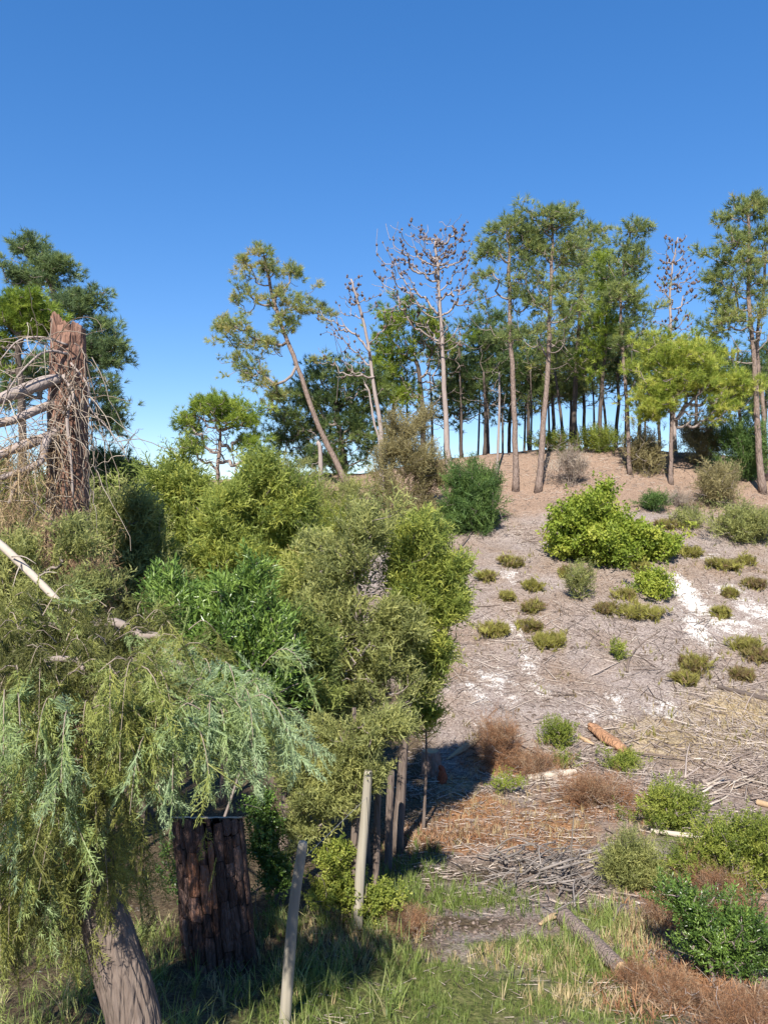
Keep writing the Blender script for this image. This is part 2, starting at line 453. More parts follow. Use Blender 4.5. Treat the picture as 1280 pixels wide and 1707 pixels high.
# ------------------------------------------------------------------ the ground
def build_ground():
    def geo(a, step, far, g=1.35):
        o = []; x = a; s = step
        while x < far: s *= g; x += s; o.append(x)
        return np.array(o)
    xs = np.arange(-8, 11.01, .1)
    xl = np.arange(11.3, 26, .35); xo = np.concatenate([xl, geo(26, .6, 2500)])
    xn = np.arange(-8.3, -26, -.35); xno = np.concatenate([xn, -geo(26, .6, 2500)])
    xs = np.concatenate([xno[::-1], xs, xo])
    ya = np.arange(4.6, 16, .075); yb = np.arange(16, 40, .18)
    ys = np.concatenate([-geo(0, .6, 500)[::-1], np.arange(0, 4.6, .3), ya, yb, geo(40, .3, 2800, 1.25)])
    X, Y = np.meshgrid(xs, ys)
    Z = ground(X, Y)
    n, m = X.shape
    V = np.stack([X, Y, Z], -1).reshape(-1, 3)
    i = np.arange(n - 1)[:, None] * m; j = np.arange(m - 1)[None, :]
    Fc = np.stack([i + j, i + j + 1, i + m + j + 1, i + m + j], -1).reshape(-1, 4)
    a = Acc().add(V, Fc)
    o = a.build('ground', 'ground', smooth=True)
    tag(o, 'sandy hillside strewn with grey wood chips above a grassy hollow', 'ground', None, 'structure')
    x, y = V[:, 0], V[:, 1]
    def blob(lst):
        s = np.zeros(len(V))
        for (px, py, rx, ry) in lst:
            c = GP(px, py); e = GP(px, py - ry); f = GP(px, py + ry)
            wx = rx / F * c[1]; wy = max(.15, (e[1] - f[1]) / 2)
            s = np.maximum(s, np.exp(-(((x - c[0]) / wx) ** 2 + ((y - c[1]) / wy) ** 2) * .7))
        return s
    masks = {
        'crest': sstep(26.5, 32, y + 1.5 * (fbm(x / 2, y / 2, 5) - .5)) * (1 - .5 * sstep(60, 90, y)),
        'sand': np.maximum(blob([(1150, 1000, 20, 36), (1162, 1050, 18, 26), (1138, 972, 12, 16)]), .6 * blob([ (1215, 985, 22, 14), (1105, 1185, 30, 16), (1030, 1165, 26, 14), (880, 1110, 18, 26), (865, 1060, 14, 22),
                      (800, 1160, 18, 18), (900, 1150, 20, 14), (1235, 1010, 20, 20), (780, 1140, 14, 12), (860, 1165, 16, 10), (1270, 1020, 30, 20), (1180, 930, 24, 8), (850, 960, 16, 10), (1000, 1190, 40, 14), (820, 1130, 40, 20), (1220, 1040, 60, 20)])) * .8,
        'rusty': blob([(760, 1390, 80, 20), (1000, 1330, 110, 40), (830, 1270, 60, 34), (900, 1370, 90, 30), (1160, 1500, 110, 60), (1120, 1640, 110, 40), (1250, 1690, 90, 40), (700, 1400, 60, 20), (780, 1350, 90, 40), (880, 1400, 120, 26)]) * .85,
        'tan': blob([(1150, 1230, 140, 40), (1230, 1180, 100, 40), (760, 1310, 60, 20), (1060, 1560, 60, 30), (880, 1600, 60, 12), (820, 1690, 60, 30), (970, 1660, 60, 24)]) * .72,
        'soil': np.maximum(blob([(760, 1460, 130, 22), (620, 1500, 130, 50), (760, 1540, 130, 16), (450, 1500, 250, 90), (885, 752, 60, 8), (1010, 745, 70, 8), (1140, 838, 60, 10), (650, 790, 80, 10), (820, 860, 40, 8), (300, 1600, 250, 80), (640, 1350, 90, 60)]) * .8,  # bare soil; the crest patches are brown needles plus painted shade under the trees
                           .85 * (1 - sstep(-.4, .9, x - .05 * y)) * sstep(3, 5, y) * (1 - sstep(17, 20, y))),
        'green': blob([(760, 1650, 260, 60), (640, 1690, 260, 60), (900, 1590, 140, 30), (980, 1640, 90, 60), (1000, 1540, 60, 20), (640, 1510, 80, 20), (780, 1500, 100, 14), (1180, 1400, 100, 40), (1040, 1690, 120, 30)]) * .85,
    }
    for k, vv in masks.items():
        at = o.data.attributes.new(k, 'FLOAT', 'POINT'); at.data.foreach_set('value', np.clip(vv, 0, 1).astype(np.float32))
build_ground()

# ------------------------------------------------------------------ plants
def grow(trunks, targets, rng, arch=.15, droop_pen=.7, first=0.):
    """greedy branching: every target is joined to the nearest node of what has grown so far"""
    nodes = np.concatenate(trunks); parents = [-1] * len(nodes); nodes = list(nodes); paths = []
    targets = np.asarray(targets)
    base = np.array(nodes)
    dist = np.min(np.linalg.norm(targets[:, None] - base[None], axis=2), axis=1)
    NA = np.zeros((len(nodes) + 4 * len(targets), 3)); NA[:len(nodes)] = base; cnt = len(nodes)
    for ti in np.argsort(dist):
        t = targets[ti]; v = NA[:cnt] - t
        h = np.linalg.norm(v, axis=1)
        pen = np.maximum(0, v[:, 2] + .35 * np.linalg.norm(v[:, :2], axis=1)) * droop_pen
        i = int(np.argmin(h + pen)); s = NA[i]; L = h[i]
        side = rng.normal(size=3) * L * .045
        m1 = s + (t - s) * .38 + side - np.array([0, 0, arch * L]); m2 = s + (t - s) * .72 + side * .8 - np.array([0, 0, arch * L * .8])
        ids = [i]
        par = i
        for q in (m1, m2, t):
            NA[cnt] = q; parents.append(par); par = cnt; ids.append(cnt); cnt += 1
        paths.append(ids)
    w = np.zeros(cnt)
    for ids in paths:
        w[ids[-1]] += 1
    for i in range(cnt - 1, len(base) - 1, -1):
        if parents[i] >= 0: w[parents[i]] += w[i]
    return NA[:cnt], paths, w

def clumpy(lobes, rng, k, size=(.25, .6), flat=.72):
    """break every leafy lobe into smaller ragged clumps with gaps between them"""
    o = []
    for (c, r, n, lf, sh) in lobes:
        if not lf or n < 8: o.append((c, r, n, lf, sh)); continue
        r = np.asarray(r); o.append((c, r, int(n * .4), 1, .15))
        for i in range(k):
            u = unit(rng.normal(size=3)); q = np.asarray(c) + u * r * (.25 + .75 * rng.random() ** .6) * .9
            f = rng.uniform(*size)
            o.append((q, r * f * np.array([rng.uniform(.8, 1.5), rng.uniform(.8, 1.5), flat * rng.uniform(.7, 1.5)]), max(3, int(.65 * n / k * (f / .46) ** 1.5)), 1, .05))
    return o

def lobe_points(lobes, rng, shoot=.12):
    pts = []; leaf = []; cen = []
    for lb in lobes:
        c, r, n, lf, shell = lb
        k = 0
        u = unit(rng.normal(size=(n, 3)))
        rad = (shell + (1 - shell) * rng.random(n)) ** .6
        # ragged outline: the reach differs from one side of the lobe to the next
        ph = rng.uniform(0, 50)
        jag = .62 + .8 * vnoise(np.arctan2(u[:, 1], u[:, 0]) * 2.3 + ph, u[:, 2] * 3.6 + ph, 6) + .16 * rng.normal(size=n)
        jag = jag * np.where(rng.random(n) < shoot, rng.uniform(1.2, 1.7, n), 1)          # shoots that stick out
        q = np.asarray(c) + u * (rad * jag)[:, None] * np.asarray(r)
        pts.append(q); leaf.append(np.full(n, lf)); cen.append(np.repeat(np.asarray(c)[None], n, 0))
    return np.concatenate(pts), np.concatenate(leaf), np.concatenate(cen)

TOTAL = [0]
def plant(name, label, cat, loc, trunks, lobes, leaf_mat, tpl='tuft', per=10, puff=.35, lscale=1., bark='bark_pine', limb_mat='limb',
          limb_r=.012, tint=(.2, .8), up=.5, out_w=1., flat=.7, group=None, seed=1, arch=.12, trunk_n=8, cones=0, crown_name='crown', bough=0., clump=0, shoot=.12, rough=.14, pen=.7):
    """trunks: list of (points, r0, r1, start fraction from which limbs leave); lobes: (centre, radii, puffs, leafy 0/1, shell 0..1)"""
    rng = np.random.default_rng(seed * 977 + 13)
    t = thing(name, label, cat, loc, group)
    skel = []
    for (pts, r0, r1, f0) in trunks:
        p = smooth_path(pts, max(8, int(4 * len(pts))))
        L = np.linspace(0, 1, len(p))
        if name == 'pine_tree': r0 = r0 * .76; p[2:-1] += np.cumsum(rng.normal(size=(len(p) - 3, 3)) * .02, axis=0) * np.array([1, 1, 0])
        rr = r0 + (r1 - r0) * L ** .7
        rr[0] *= 1.3; rr[1] *= 1.08
        ph = rng.uniform(0, 9)
        a = Acc(); V, Fc = tube(p, rr, trunk_n, True, lambda th, l: 1 + rough * (vnoise(th * 1.6 + ph, l * 2.2 + ph, 3) - .5) * 2)
        a.add(V, Fc, .5); a.build('trunk', bark, t, loc, True)
        s = p[int(f0 * (len(p) - 1)):]
        skel.append(s)
    if lobes:
        if clump: lobes = clumpy(lobes, rng, clump)
        pts, leafy, cen = lobe_points(lobes, rng, shoot)
        g = ground(pts[:, 0], pts[:, 1]) + .03
        pts[:, 2] = np.maximum(pts[:, 2], g)
        NA, paths, w = grow(skel, pts, rng, arch, pen)
        a = Acc(); lim = trunks[0][1] * .6
        for ids in paths:
            if w[ids[-2]] <= 1.01 and limb_r < .02: ids = [ids[0], ids[2], ids[3]]
            pp = NA[ids]; wr = np.minimum(limb_r * np.maximum(w[ids], .3) ** .42, lim); wr[0] = wr[1] * 1.1
            V, Fc = tube(pp, wr, 3 if wr[1] < .03 else 5, False)
            a.add(V, Fc, rng.random())
        a.build('limbs', limb_mat, t, loc)['kind'] = 'stuff'
        tips = np.array([NA[ids[-1]] for ids in paths]); prev = np.array([NA[ids[-2]] for ids in paths])
        # leafy flags in path order
        dist = np.min(np.linalg.norm(pts[:, None] - np.concatenate(skel)[None], axis=2), axis=1)
        order = np.argsort(dist); lf = leafy[order] > 0; cn = cen[order]
        if per > 0 and lf.any():
            tp, pv, c0 = tips[lf], prev[lf], cn[lf]; n = len(tp)
            k = np.repeat(np.arange(n), rng.integers(max(1, int(per * .45)), int(per * 1.55) + 1, n)); nk = len(k)
            off = unit(rng.normal(size=(nk, 3))) * (rng.random((nk, 1)) ** .45) * puff; off[:, 2] *= flat
            ax = unit(tp - pv)
            if bough:          # leaves sit along the outer length of the branch instead of in a ball at its tip
                along = (rng.random((nk, 1)) ** .8 - 1.) * np.minimum(np.linalg.norm(tp - c0, axis=1) * .8 + .3 * bough, bough)[k][:, None]
                pos = tp[k] + ax[k] * along + off * (.45 - .5 * along / bough)
                dr = ax[k] * 1.0 + unit(off) * .75 + np.array([0, 0, up]) + rng.normal(size=(nk, 3)) * .2
            else:
                pos = tp[k] + off
                dr = ax[k] * .6 + unit(tp[k] - c0[k]) * .5 * out_w + unit(off) * .8 + np.array([0, 0, up]) + rng.normal(size=(nk, 3)) * .25
            pt = rng.uniform(tint[0], tint[1], n)[k] + rng.normal(size=nk) * .12
            a = Acc(); bake(a, tpl, pos, dr, lscale * rng.uniform(.75, 1.2, nk), np.clip(pt, 0, 1), rng)
            a.build(crown_name, leaf_mat, t, loc)['kind'] = 'stuff'; TOTAL[0] += sum(len(f) for f in a.Fc)
        if cones:
            i = rng.integers(0, len(tips), cones); s = rng.random((cones, 1))
            pos = tips[i] * s + prev[i] * (1 - s) + rng.normal(size=(cones, 3)) * .03
            oc = np.array([[1, 0, 0], [-1, 0, 0], [0, 1, 0], [0, -1, 0], [0, 0, 1.5], [0, 0, -1.3]]); of = np.array([[0, 2, 4], [2, 1, 4], [1, 3, 4], [3, 0, 4], [2, 0, 5], [1, 2, 5], [3, 1, 5], [0, 3, 5]])
            a = Acc()
            for q in pos: a.add(q + oc * rng.uniform(.04, .07), of, rng.random())
            a.build('cones', 'cone', t, loc)['kind'] = 'stuff'
    return t

def px_lobes(Y, lst, dep=1.):
    """(px, py, rx, ry, n[, leafy[, shell[, dY]]]) at depth Y -> lobes in metres"""
    o = []
    for l in lst:
        px, py, rx, ry, n = l[:5]; lf = l[5] if len(l) > 5 else 1; sh = l[6] if len(l) > 6 else .25; dy = l[7] if len(l) > 7 else 0
        s = (Y + dy) / F
        o.append((P(px, py, Y + dy), (rx * s, rx * s * dep, ry * s), n, lf, sh))
    return o

def px_trunk(base, pts, r0, r1, f0=.45, sink=.15, dY=None):
    b = base.copy(); b[2] -= sink
    Y = base[1]
    q = [b] + [P(px, py, Y + (dY[i] if dY else 0)) for i, (px, py) in enumerate(pts)]
    return (q, r0, r1, f0)

def base_at(px, Y):
    X = (px - CX) / F * Y
    return at_ground(X, Y)

_seed = [10]
def tree(label, base, trunk_pts, lobes, leaf='pine', r=(.17, .05), f0=.5, extra=None, cat='pine tree', name='pine_tree', dY=None, **kw):
    _seed[0] += 1
    Y = base[1]
    tr = [px_trunk(base, trunk_pts, r[0], r[1], f0, dY=dY)]
    if name == 'pine_tree':
        kw['per'] = max(5, int(kw.get('per', 10) * .75)); kw['lscale'] = kw.get('lscale', 1.) * 1.1
        lobes = [(l[0], l[1], l[2], l[3], int(l[4] * 1.35) + 1, *l[5:]) for l in lobes]
        lobes += [(l[0], l[1] + l[3] * .5, l[2] * .9, l[3] * .7, max(2, l[4] // 5), 0) for l in lobes if len(l) < 6 or l[5]]
    for e in (extra or []): tr.append(e)
    return plant(name, label, cat, base, tr, px_lobes(Y, lobes), leaf, seed=_seed[0], **kw)

# --- pines on the crest (photo pixels, real depth)
G_CREST = 'pines standing along the crest of the hill'
tree('leaning pine with curved bare trunk, sparse tufted crown bent towards the gap of sky', GP(588, 822), [(560, 770), (520, 690), (490, 600), (470, 545), (452, 480), (440, 425)],
     [(437, 440, 42, 32, 22), (490, 460, 14, 22, 8), (470, 505, 40, 35, 16), (410, 495, 24, 22, 12), (395, 560, 30, 26, 16), (432, 575, 30, 26, 14), (378, 545, 18, 14, 8), (420, 625, 30, 26, 14), (450, 660, 26, 26, 12),
      (480, 540, 20, 14, 6), (505, 505, 30, 16, 8), (400, 600, 14, 14, 5)], r=(.2, .06), f0=.5, per=12, puff=.3, lscale=.9, tint=(.3, 1.), group=G_CREST)
tree('tall dead pine, bare upswept branches dotted with cones, beside the stone pine crown', GP(748, 775), [(744, 700), (738, 600), (732, 520), (728, 450), (726, 400)],
     [(700, 415, 62, 42, 120, 0, .3), (762, 410, 30, 42, 60, 0, .3), (665, 465, 38, 40, 46, 0, .3), (775, 480, 40, 40, 46, 0), (700, 520, 70, 30, 40, 0), (750, 560, 60, 30, 24, 0), (728, 440, 40, 50, 50, 0)], r=(.2, .05), f0=.4,
     bark='bark_dead', limb_mat='bark_dead', limb_r=.011, arch=.16, cones=420, pen=1.6, group=G_CREST)
tree('dead leaning pine with grey bare crown between the leaning and tall dead pines', GP(638, 806), [(632, 720), (622, 640), (612, 560), (596, 500), (585, 465)],
     [(588, 490, 26, 26, 30, 0, .3), (560, 540, 40, 40, 24, 0), (640, 520, 30, 50, 14, 0), (600, 590, 60, 40, 22, 0), (570, 620, 30, 30, 10, 0), (540, 520, 20, 14, 8), (545, 600, 14, 10, 3)], r=(.17, .04), f0=.35,
     bark='bark_dead', limb_mat='bark_dead', limb_r=.011, arch=.16, cones=120, pen=1.6, per=7, puff=.28, tint=(.3, .9), group=G_CREST)
tree('slender pale dead pine stem propped beside the leaning dead pine', base_at(640, 33.5), [(632, 740), (618, 690), (608, 640)], [(606, 640, 14, 20, 6, 0)], r=(.09, .04), bark='bark_dead', limb_mat='bark_dead', f0=.5, group=G_CREST)
tree('straight pine with pinkish trunk and thin dark crown, next to the tall dead pine', GP(860, 818), [(858, 720), (854, 600), (850, 500), (846, 420), (848, 385)],
     [(848, 385, 40, 26, 26), (812, 420, 26, 24, 14), (880, 420, 26, 30, 16), (850, 450, 50, 40, 20, 0), (815, 480, 30, 26, 8), (875, 490, 30, 30, 12), (840, 540, 40, 30, 14, 0), (845, 560, 40, 20, 6)], r=(.19, .05), f0=.45,
     per=10, tint=(.1, .65), group=G_CREST)
tree('tallest straight pine with forked crown above the yellow-green bush', GP(897, 818), [(905, 720), (912, 610), (914, 520), (916, 430), (918, 370)],
     [(905, 365, 36, 22, 28), (945, 362, 24, 18, 16), (920, 410, 50, 26, 22), (880, 400, 22, 26, 10), (955, 420, 26, 30, 16), (885, 470, 36, 36, 18), (945, 490, 40, 40, 22), (915, 470, 40, 50, 26, 0), (900, 540, 50, 36, 18), (930, 580, 40, 30, 16, 0)], r=(.2, .05), f0=.4,
     per=10, tint=(.15, .7), group=G_CREST)
tree('pine with olive layered crown behind the tallest pine, dark trunk', base_at(962, 37.5), [(958, 680), (960, 600), (965, 520), (975, 440), (985, 400)],
     [(985, 390, 26, 20, 16), (960, 440, 36, 26, 20), (1000, 430, 20, 20, 8), (980, 490, 40, 40, 26), (950, 530, 36, 40, 20), (985, 560, 36, 40, 20), (960, 610, 44, 30, 20)], 'pine', r=(.2, .06), f0=.45, per=12, puff=.42, tint=(.15, .75), bark='bark_dark', group=G_CREST)
tree('pine with yellowish green leafy mid crown, trunk between two dark stems', base_at(1003, 36), [(1000, 680), (1005, 600), (1010, 520), (1015, 450)],
     [(1010, 450, 34, 30, 22), (1030, 490, 34, 34, 22), (995, 510, 30, 34, 18), (1020, 560, 40, 34, 20), (985, 600, 30, 30, 12)], 'stone_pine', r=(.15, .05), f0=.5, per=12, puff=.42, lscale=1, tint=(.2, .9), bark='bark_dark', group=G_CREST)
tree('pine with thin tufted top, pale trunk beside the young bright pine', GP(1050, 790), [(1044, 700), (1038, 600), (1036, 500), (1040, 430), (1050, 385)],
     [(1060, 380, 24, 14, 12), (1040, 430, 28, 36, 18), (1065, 440, 20, 26, 8), (1030, 490, 34, 30, 16), (1065, 510, 30, 30, 14), (1040, 560, 40, 26, 16), (1075, 560, 26, 16, 6, 0), (1085, 580, 20, 10, 5)], r=(.13, .04), f0=.45, per=10, tint=(.1, .7), bark='bark_pine', group=G_CREST)
tree('dead pine with bare upright branches full of cones, behind the young bright pine', base_at(1125, 37), [(1122, 640), (1120, 540), (1122, 460), (1130, 395)],
     [(1125, 420, 26, 36, 46, 0, .3), (1110, 470, 26, 26, 26, 0), (1145, 480, 24, 30, 26, 0), (1125, 540, 46, 30, 30, 0), (1150, 450, 16, 20, 10, 0)], r=(.14, .03), f0=.45, bark='bark_dead', limb_mat='bark_dead', limb_r=.011, arch=.16, cones=190, pen=1.6, group=G_CREST)
tree('tall twin-stemmed pine with tufted crown towering over the dark shrubs', GP(1272, 822), [(1262, 720), (1256, 640), (1248, 560), (1242, 480), (1240, 400), (1238, 350)],
     [(1250, 345, 34, 20, 22), (1205, 362, 12, 10, 4), (1210, 410, 34, 16, 14), (1262, 400, 30, 30, 18), (1230, 450, 40, 30, 24), (1195, 470, 22, 26, 10), (1265, 470, 26, 30, 14), (1230, 520, 44, 34, 24), (1200, 540, 26, 20, 10), (1260, 560, 30, 30, 10, 0), (1225, 590, 30, 20, 8, 0)], r=(.2, .05), f0=.42,
     extra=[px_trunk(GP(1276, 800), [(1272, 680), (1262, 580), (1268, 480), (1275, 410)], .15, .05, .5)], per=11, tint=(.2, .8), group=G_CREST)
tree('stone pine with rounded bright green crown, bare grey underside, behind the tall dead pine', base_at(700, 38), [(705, 720), (700, 650), (692, 600)],
     [(690, 555, 62, 42, 90, 1, .6), (650, 600, 30, 40, 30, 1, .5), (740, 600, 40, 40, 30, 0), (665, 660, 40, 24, 20, 1), (720, 660, 50, 30, 30, 0)], 'stone_pine', r=(.2, .1), f0=.5, per=14, puff=.4, tint=(.1, .9), bark='bark_dark', group=G_CREST)
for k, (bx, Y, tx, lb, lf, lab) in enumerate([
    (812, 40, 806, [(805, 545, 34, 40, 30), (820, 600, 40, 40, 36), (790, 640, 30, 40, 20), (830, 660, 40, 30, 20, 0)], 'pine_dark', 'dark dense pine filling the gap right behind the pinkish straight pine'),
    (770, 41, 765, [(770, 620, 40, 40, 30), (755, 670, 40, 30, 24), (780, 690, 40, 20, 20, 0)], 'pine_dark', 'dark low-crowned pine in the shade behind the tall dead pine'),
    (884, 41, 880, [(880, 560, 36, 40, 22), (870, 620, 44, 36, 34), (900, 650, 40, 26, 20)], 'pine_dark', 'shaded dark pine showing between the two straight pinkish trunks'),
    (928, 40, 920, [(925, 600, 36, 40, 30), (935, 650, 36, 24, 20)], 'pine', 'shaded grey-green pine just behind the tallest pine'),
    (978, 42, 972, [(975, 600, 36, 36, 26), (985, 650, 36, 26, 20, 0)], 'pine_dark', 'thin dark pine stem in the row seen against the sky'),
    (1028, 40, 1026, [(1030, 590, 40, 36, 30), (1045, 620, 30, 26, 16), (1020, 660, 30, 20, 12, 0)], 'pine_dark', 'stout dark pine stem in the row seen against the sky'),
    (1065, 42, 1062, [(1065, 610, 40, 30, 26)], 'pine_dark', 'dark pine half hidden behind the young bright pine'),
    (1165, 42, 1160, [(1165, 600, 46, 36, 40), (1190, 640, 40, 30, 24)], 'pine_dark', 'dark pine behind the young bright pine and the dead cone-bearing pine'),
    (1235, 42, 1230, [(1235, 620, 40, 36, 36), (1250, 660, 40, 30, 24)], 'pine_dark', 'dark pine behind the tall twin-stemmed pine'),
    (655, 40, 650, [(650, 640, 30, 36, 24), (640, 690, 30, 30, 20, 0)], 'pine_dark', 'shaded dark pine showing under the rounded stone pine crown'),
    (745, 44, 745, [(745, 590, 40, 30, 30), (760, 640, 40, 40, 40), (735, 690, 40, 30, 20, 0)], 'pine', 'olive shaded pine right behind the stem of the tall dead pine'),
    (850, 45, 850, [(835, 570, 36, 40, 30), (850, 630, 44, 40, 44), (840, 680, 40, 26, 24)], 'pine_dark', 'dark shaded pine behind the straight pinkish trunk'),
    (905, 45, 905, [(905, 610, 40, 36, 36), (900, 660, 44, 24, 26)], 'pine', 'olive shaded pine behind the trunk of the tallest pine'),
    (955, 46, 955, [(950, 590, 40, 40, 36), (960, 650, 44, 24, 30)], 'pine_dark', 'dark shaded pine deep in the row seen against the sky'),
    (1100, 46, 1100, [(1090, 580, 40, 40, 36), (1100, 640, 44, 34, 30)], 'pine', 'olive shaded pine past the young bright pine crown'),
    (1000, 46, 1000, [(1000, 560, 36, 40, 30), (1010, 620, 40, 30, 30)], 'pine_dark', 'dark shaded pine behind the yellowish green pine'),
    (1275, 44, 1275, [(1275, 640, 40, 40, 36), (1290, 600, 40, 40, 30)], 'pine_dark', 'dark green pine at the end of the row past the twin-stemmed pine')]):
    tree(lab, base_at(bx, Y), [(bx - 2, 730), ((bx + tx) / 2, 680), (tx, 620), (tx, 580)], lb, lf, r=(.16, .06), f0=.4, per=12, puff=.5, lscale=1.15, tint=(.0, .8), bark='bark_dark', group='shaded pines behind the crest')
for k, (px, Y, tx, r, lab) in enumerate([(828, 34, 832, .07, 'thin pale bare stem slanting between the dead and straight pines'), (808, 38, 806, .10, 'bare grey stem under the dark dense pine'), (940, 37, 925, .10, 'bare stem leaning beside the tallest pine trunk'),
                                   (1012, 38.5, 1000, .09, 'bare brown stem leaning among the dark row of pines'), (884, 39, 884, .06, 'very thin dark bare stem between the two straight pinkish trunks'), (768, 37, 766, .07, 'thin straight dead stem beside the tall dead pine'),
                                   (536, 30.5, 527, .12, 'short grey bare trunk standing under the leaning pine'), (1118, 33.5, 1116, .1, 'brown bare stem beside the grey shrubs on the crest')] + [(px_, Y_, px_ + dx_, r_, 'slim dark bare stem in the shaded row of pines against the sky') for (px_, Y_, dx_, r_) in ((720, 42, -4, .08), (795, 43, 4, .07), (838, 41, -6, .07), (872, 43, 3, .08), (915, 42, -5, .08), (948, 41, 3, .09), (990, 44, -4, .08), (1040, 43, 2, .08), (1075, 41, -4, .07), (675, 42, 3, .08))]):
    b = base_at(px, Y); top = 740 if px == 536 else 620
    tree(lab, b, [((px + tx) / 2 + 2, (top + 760) / 2), (tx, top)], [(tx, top - 10, 16, 26, 7, 0), (tx, top + 40, 24, 20, 6, 0)], r=(r, r * .5), f0=.5, bark='bark_dead' if k in (0, 6) else 'bark_dark', limb_r=.01, name='bare_trunk', cat='dead tree', group='bare stems among the pines')
tree('young bright yellow-green pine with rounded billowing crown on the crest', GP(1118, 806), [(1117, 740), (1120, 690), (1128, 640)],
     [(1130, 605, 62, 44, 110, 1, .6), (1095, 660, 36, 26, 50, 1, .6), (1165, 620, 36, 40, 44, 1, .6), (1225, 640, 36, 20, 36, 1, .6), (1205, 680, 26, 20, 20, 1), (1160, 690, 50, 26, 30, 0), (1080, 690, 24, 14, 14), (1180, 650, 40, 26, 20, 0)], 'young_pine', r=(.13, .06), f0=.5, per=16, puff=.34, lscale=.85, tint=(.1, .95), group=G_CREST)
# --- trees on the far side of the hollow, at the other end of the crest
tree('big dark pine with bluish green layered crown behind the broken trunk', base_at(120, 27), [(115, 720), (105, 620), (95, 520), (75, 440)],
     [(55, 415, 36, 22, 26), (100, 440, 30, 20, 16), (70, 470, 50, 30, 34), (150, 500, 40, 18, 26), (110, 520, 50, 30, 34), (165, 560, 36, 30, 30), (190, 590, 22, 26, 16), (140, 610, 50, 40, 40), (180, 650, 26, 20, 14), (160, 690, 40, 26, 20), (195, 700, 20, 30, 10), (30, 460, 30, 20, 12), (110, 580, 50, 40, 30, 0), (15, 640, 40, 60, 40), (60, 620, 40, 40, 30)], 'pine_blue', r=(.25, .08), f0=.3, clump=3,
     per=14, puff=.36, lscale=.85, tint=(.1, .9))
tree('stone pine with bright green mounded crown behind the broken trunk', base_at(40, 24), [(36, 680), (34, 600), (36, 560)],
     [(45, 515, 52, 30, 90, 1, .6), (0, 530, 40, 36, 50, 1, .6), (70, 545, 30, 20, 24), (35, 570, 60, 30, 30, 0), (0, 590, 40, 30, 26)], 'stone_pine', r=(.2, .08), f0=.5, bark='bark_dark', clump=5, per=15, puff=.32, lscale=.75, tint=(.0, .8))
tree('small umbrella pine with grey twiggy underside, alone by the gap of sky', base_at(365, 31), [(362, 780), (366, 740), (364, 700)],
     [(350, 680, 50, 22, 60, 1, .5), (400, 700, 36, 24, 36, 1, .5), (315, 705, 22, 22, 20), (420, 735, 26, 26, 24), (360, 730, 50, 26, 60, 0), (380, 765, 50, 20, 40, 0), (320, 740, 20, 20, 10), (430, 770, 30, 20, 16)], 'stone_pine', r=(.12, .05), f0=.3, clump=5, per=13, puff=.32, lscale=.8, tint=(.1, .9), limb_mat='bark_dead')
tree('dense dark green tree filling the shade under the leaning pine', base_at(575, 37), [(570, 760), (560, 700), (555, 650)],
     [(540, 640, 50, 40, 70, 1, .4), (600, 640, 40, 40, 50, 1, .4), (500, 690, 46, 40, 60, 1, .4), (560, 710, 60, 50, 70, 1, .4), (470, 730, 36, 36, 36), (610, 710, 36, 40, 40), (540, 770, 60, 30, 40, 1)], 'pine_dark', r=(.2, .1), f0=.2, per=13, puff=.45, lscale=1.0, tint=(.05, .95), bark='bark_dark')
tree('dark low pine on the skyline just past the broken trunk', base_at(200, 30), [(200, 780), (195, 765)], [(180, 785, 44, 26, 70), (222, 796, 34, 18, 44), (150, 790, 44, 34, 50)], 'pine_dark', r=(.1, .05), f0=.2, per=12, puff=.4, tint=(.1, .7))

# --- shrubs
def shrub(label, px, py, rx, ry, leaf, tpl, n, per, puff, lscale=1., bare=0, name='shrub', cat='shrub', up=.6, tint=(.1, .9), Y=None, lobes=None, dep=.9, shell=.1, group=None, limb_mat='limb', limb_r=.006, flat=.8, stems=3, r0=.03, arch=.05, out_w=1., bough=None, clump=0):
    """px, py: base on the ground; rx, ry: half width and height in photo pixels"""
    _seed[0] += 1
    b = GP(px, py) if Y is None else base_at(px, Y)
    s = b[1] / F; rng = np.random.default_rng(_seed[0])
    if b[1] > 18: per = max(4, int(per * .62)); lscale *= 1.22
    if bough is None: bough = .035 * b[1]
    tr = []
    for k in range(stems):
        a = rng.uniform(0, 6.28); e = b + np.array([math.cos(a) * rx * s * .35, math.sin(a) * rx * s * .35, ry * s * rng.uniform(.7, 1.1)])
        st = b + np.array([math.cos(a) * .04, math.sin(a) * .04, -.06])
        tr.append(([st, (st + e) / 2 + rng.normal(size=3) * .03, e], r0, r0 * .35, .15))
    if lobes is None:
        c = b + np.array([0, 0, ry * s * .95])
        lb = [(c, (rx * s, rx * s * dep, ry * s), n, 1, shell)]
        for k in range(3):
            a = rng.uniform(0, 6.28); q = c + np.array([math.cos(a) * rx * s * .5, math.sin(a) * rx * s * .5 * dep, rng.uniform(-.3, .35) * ry * s])
            lb.append((q, (rx * s * .55, rx * s * .55 * dep, ry * s * .6), n // 4, 1, shell))
        if bare: lb.append((c, (rx * s, rx * s * dep, ry * s), bare, 0, .1))
    else:
        lb = px_lobes(b[1], lobes, dep)
    return plant(name, label, cat, b, tr, lb, leaf, tpl, per, puff, lscale, 'limb', limb_mat, limb_r, tint, up, out_w, flat, group, _seed[0], arch, 6, crown_name='foliage', bough=bough, clump=clump, shoot=.26)

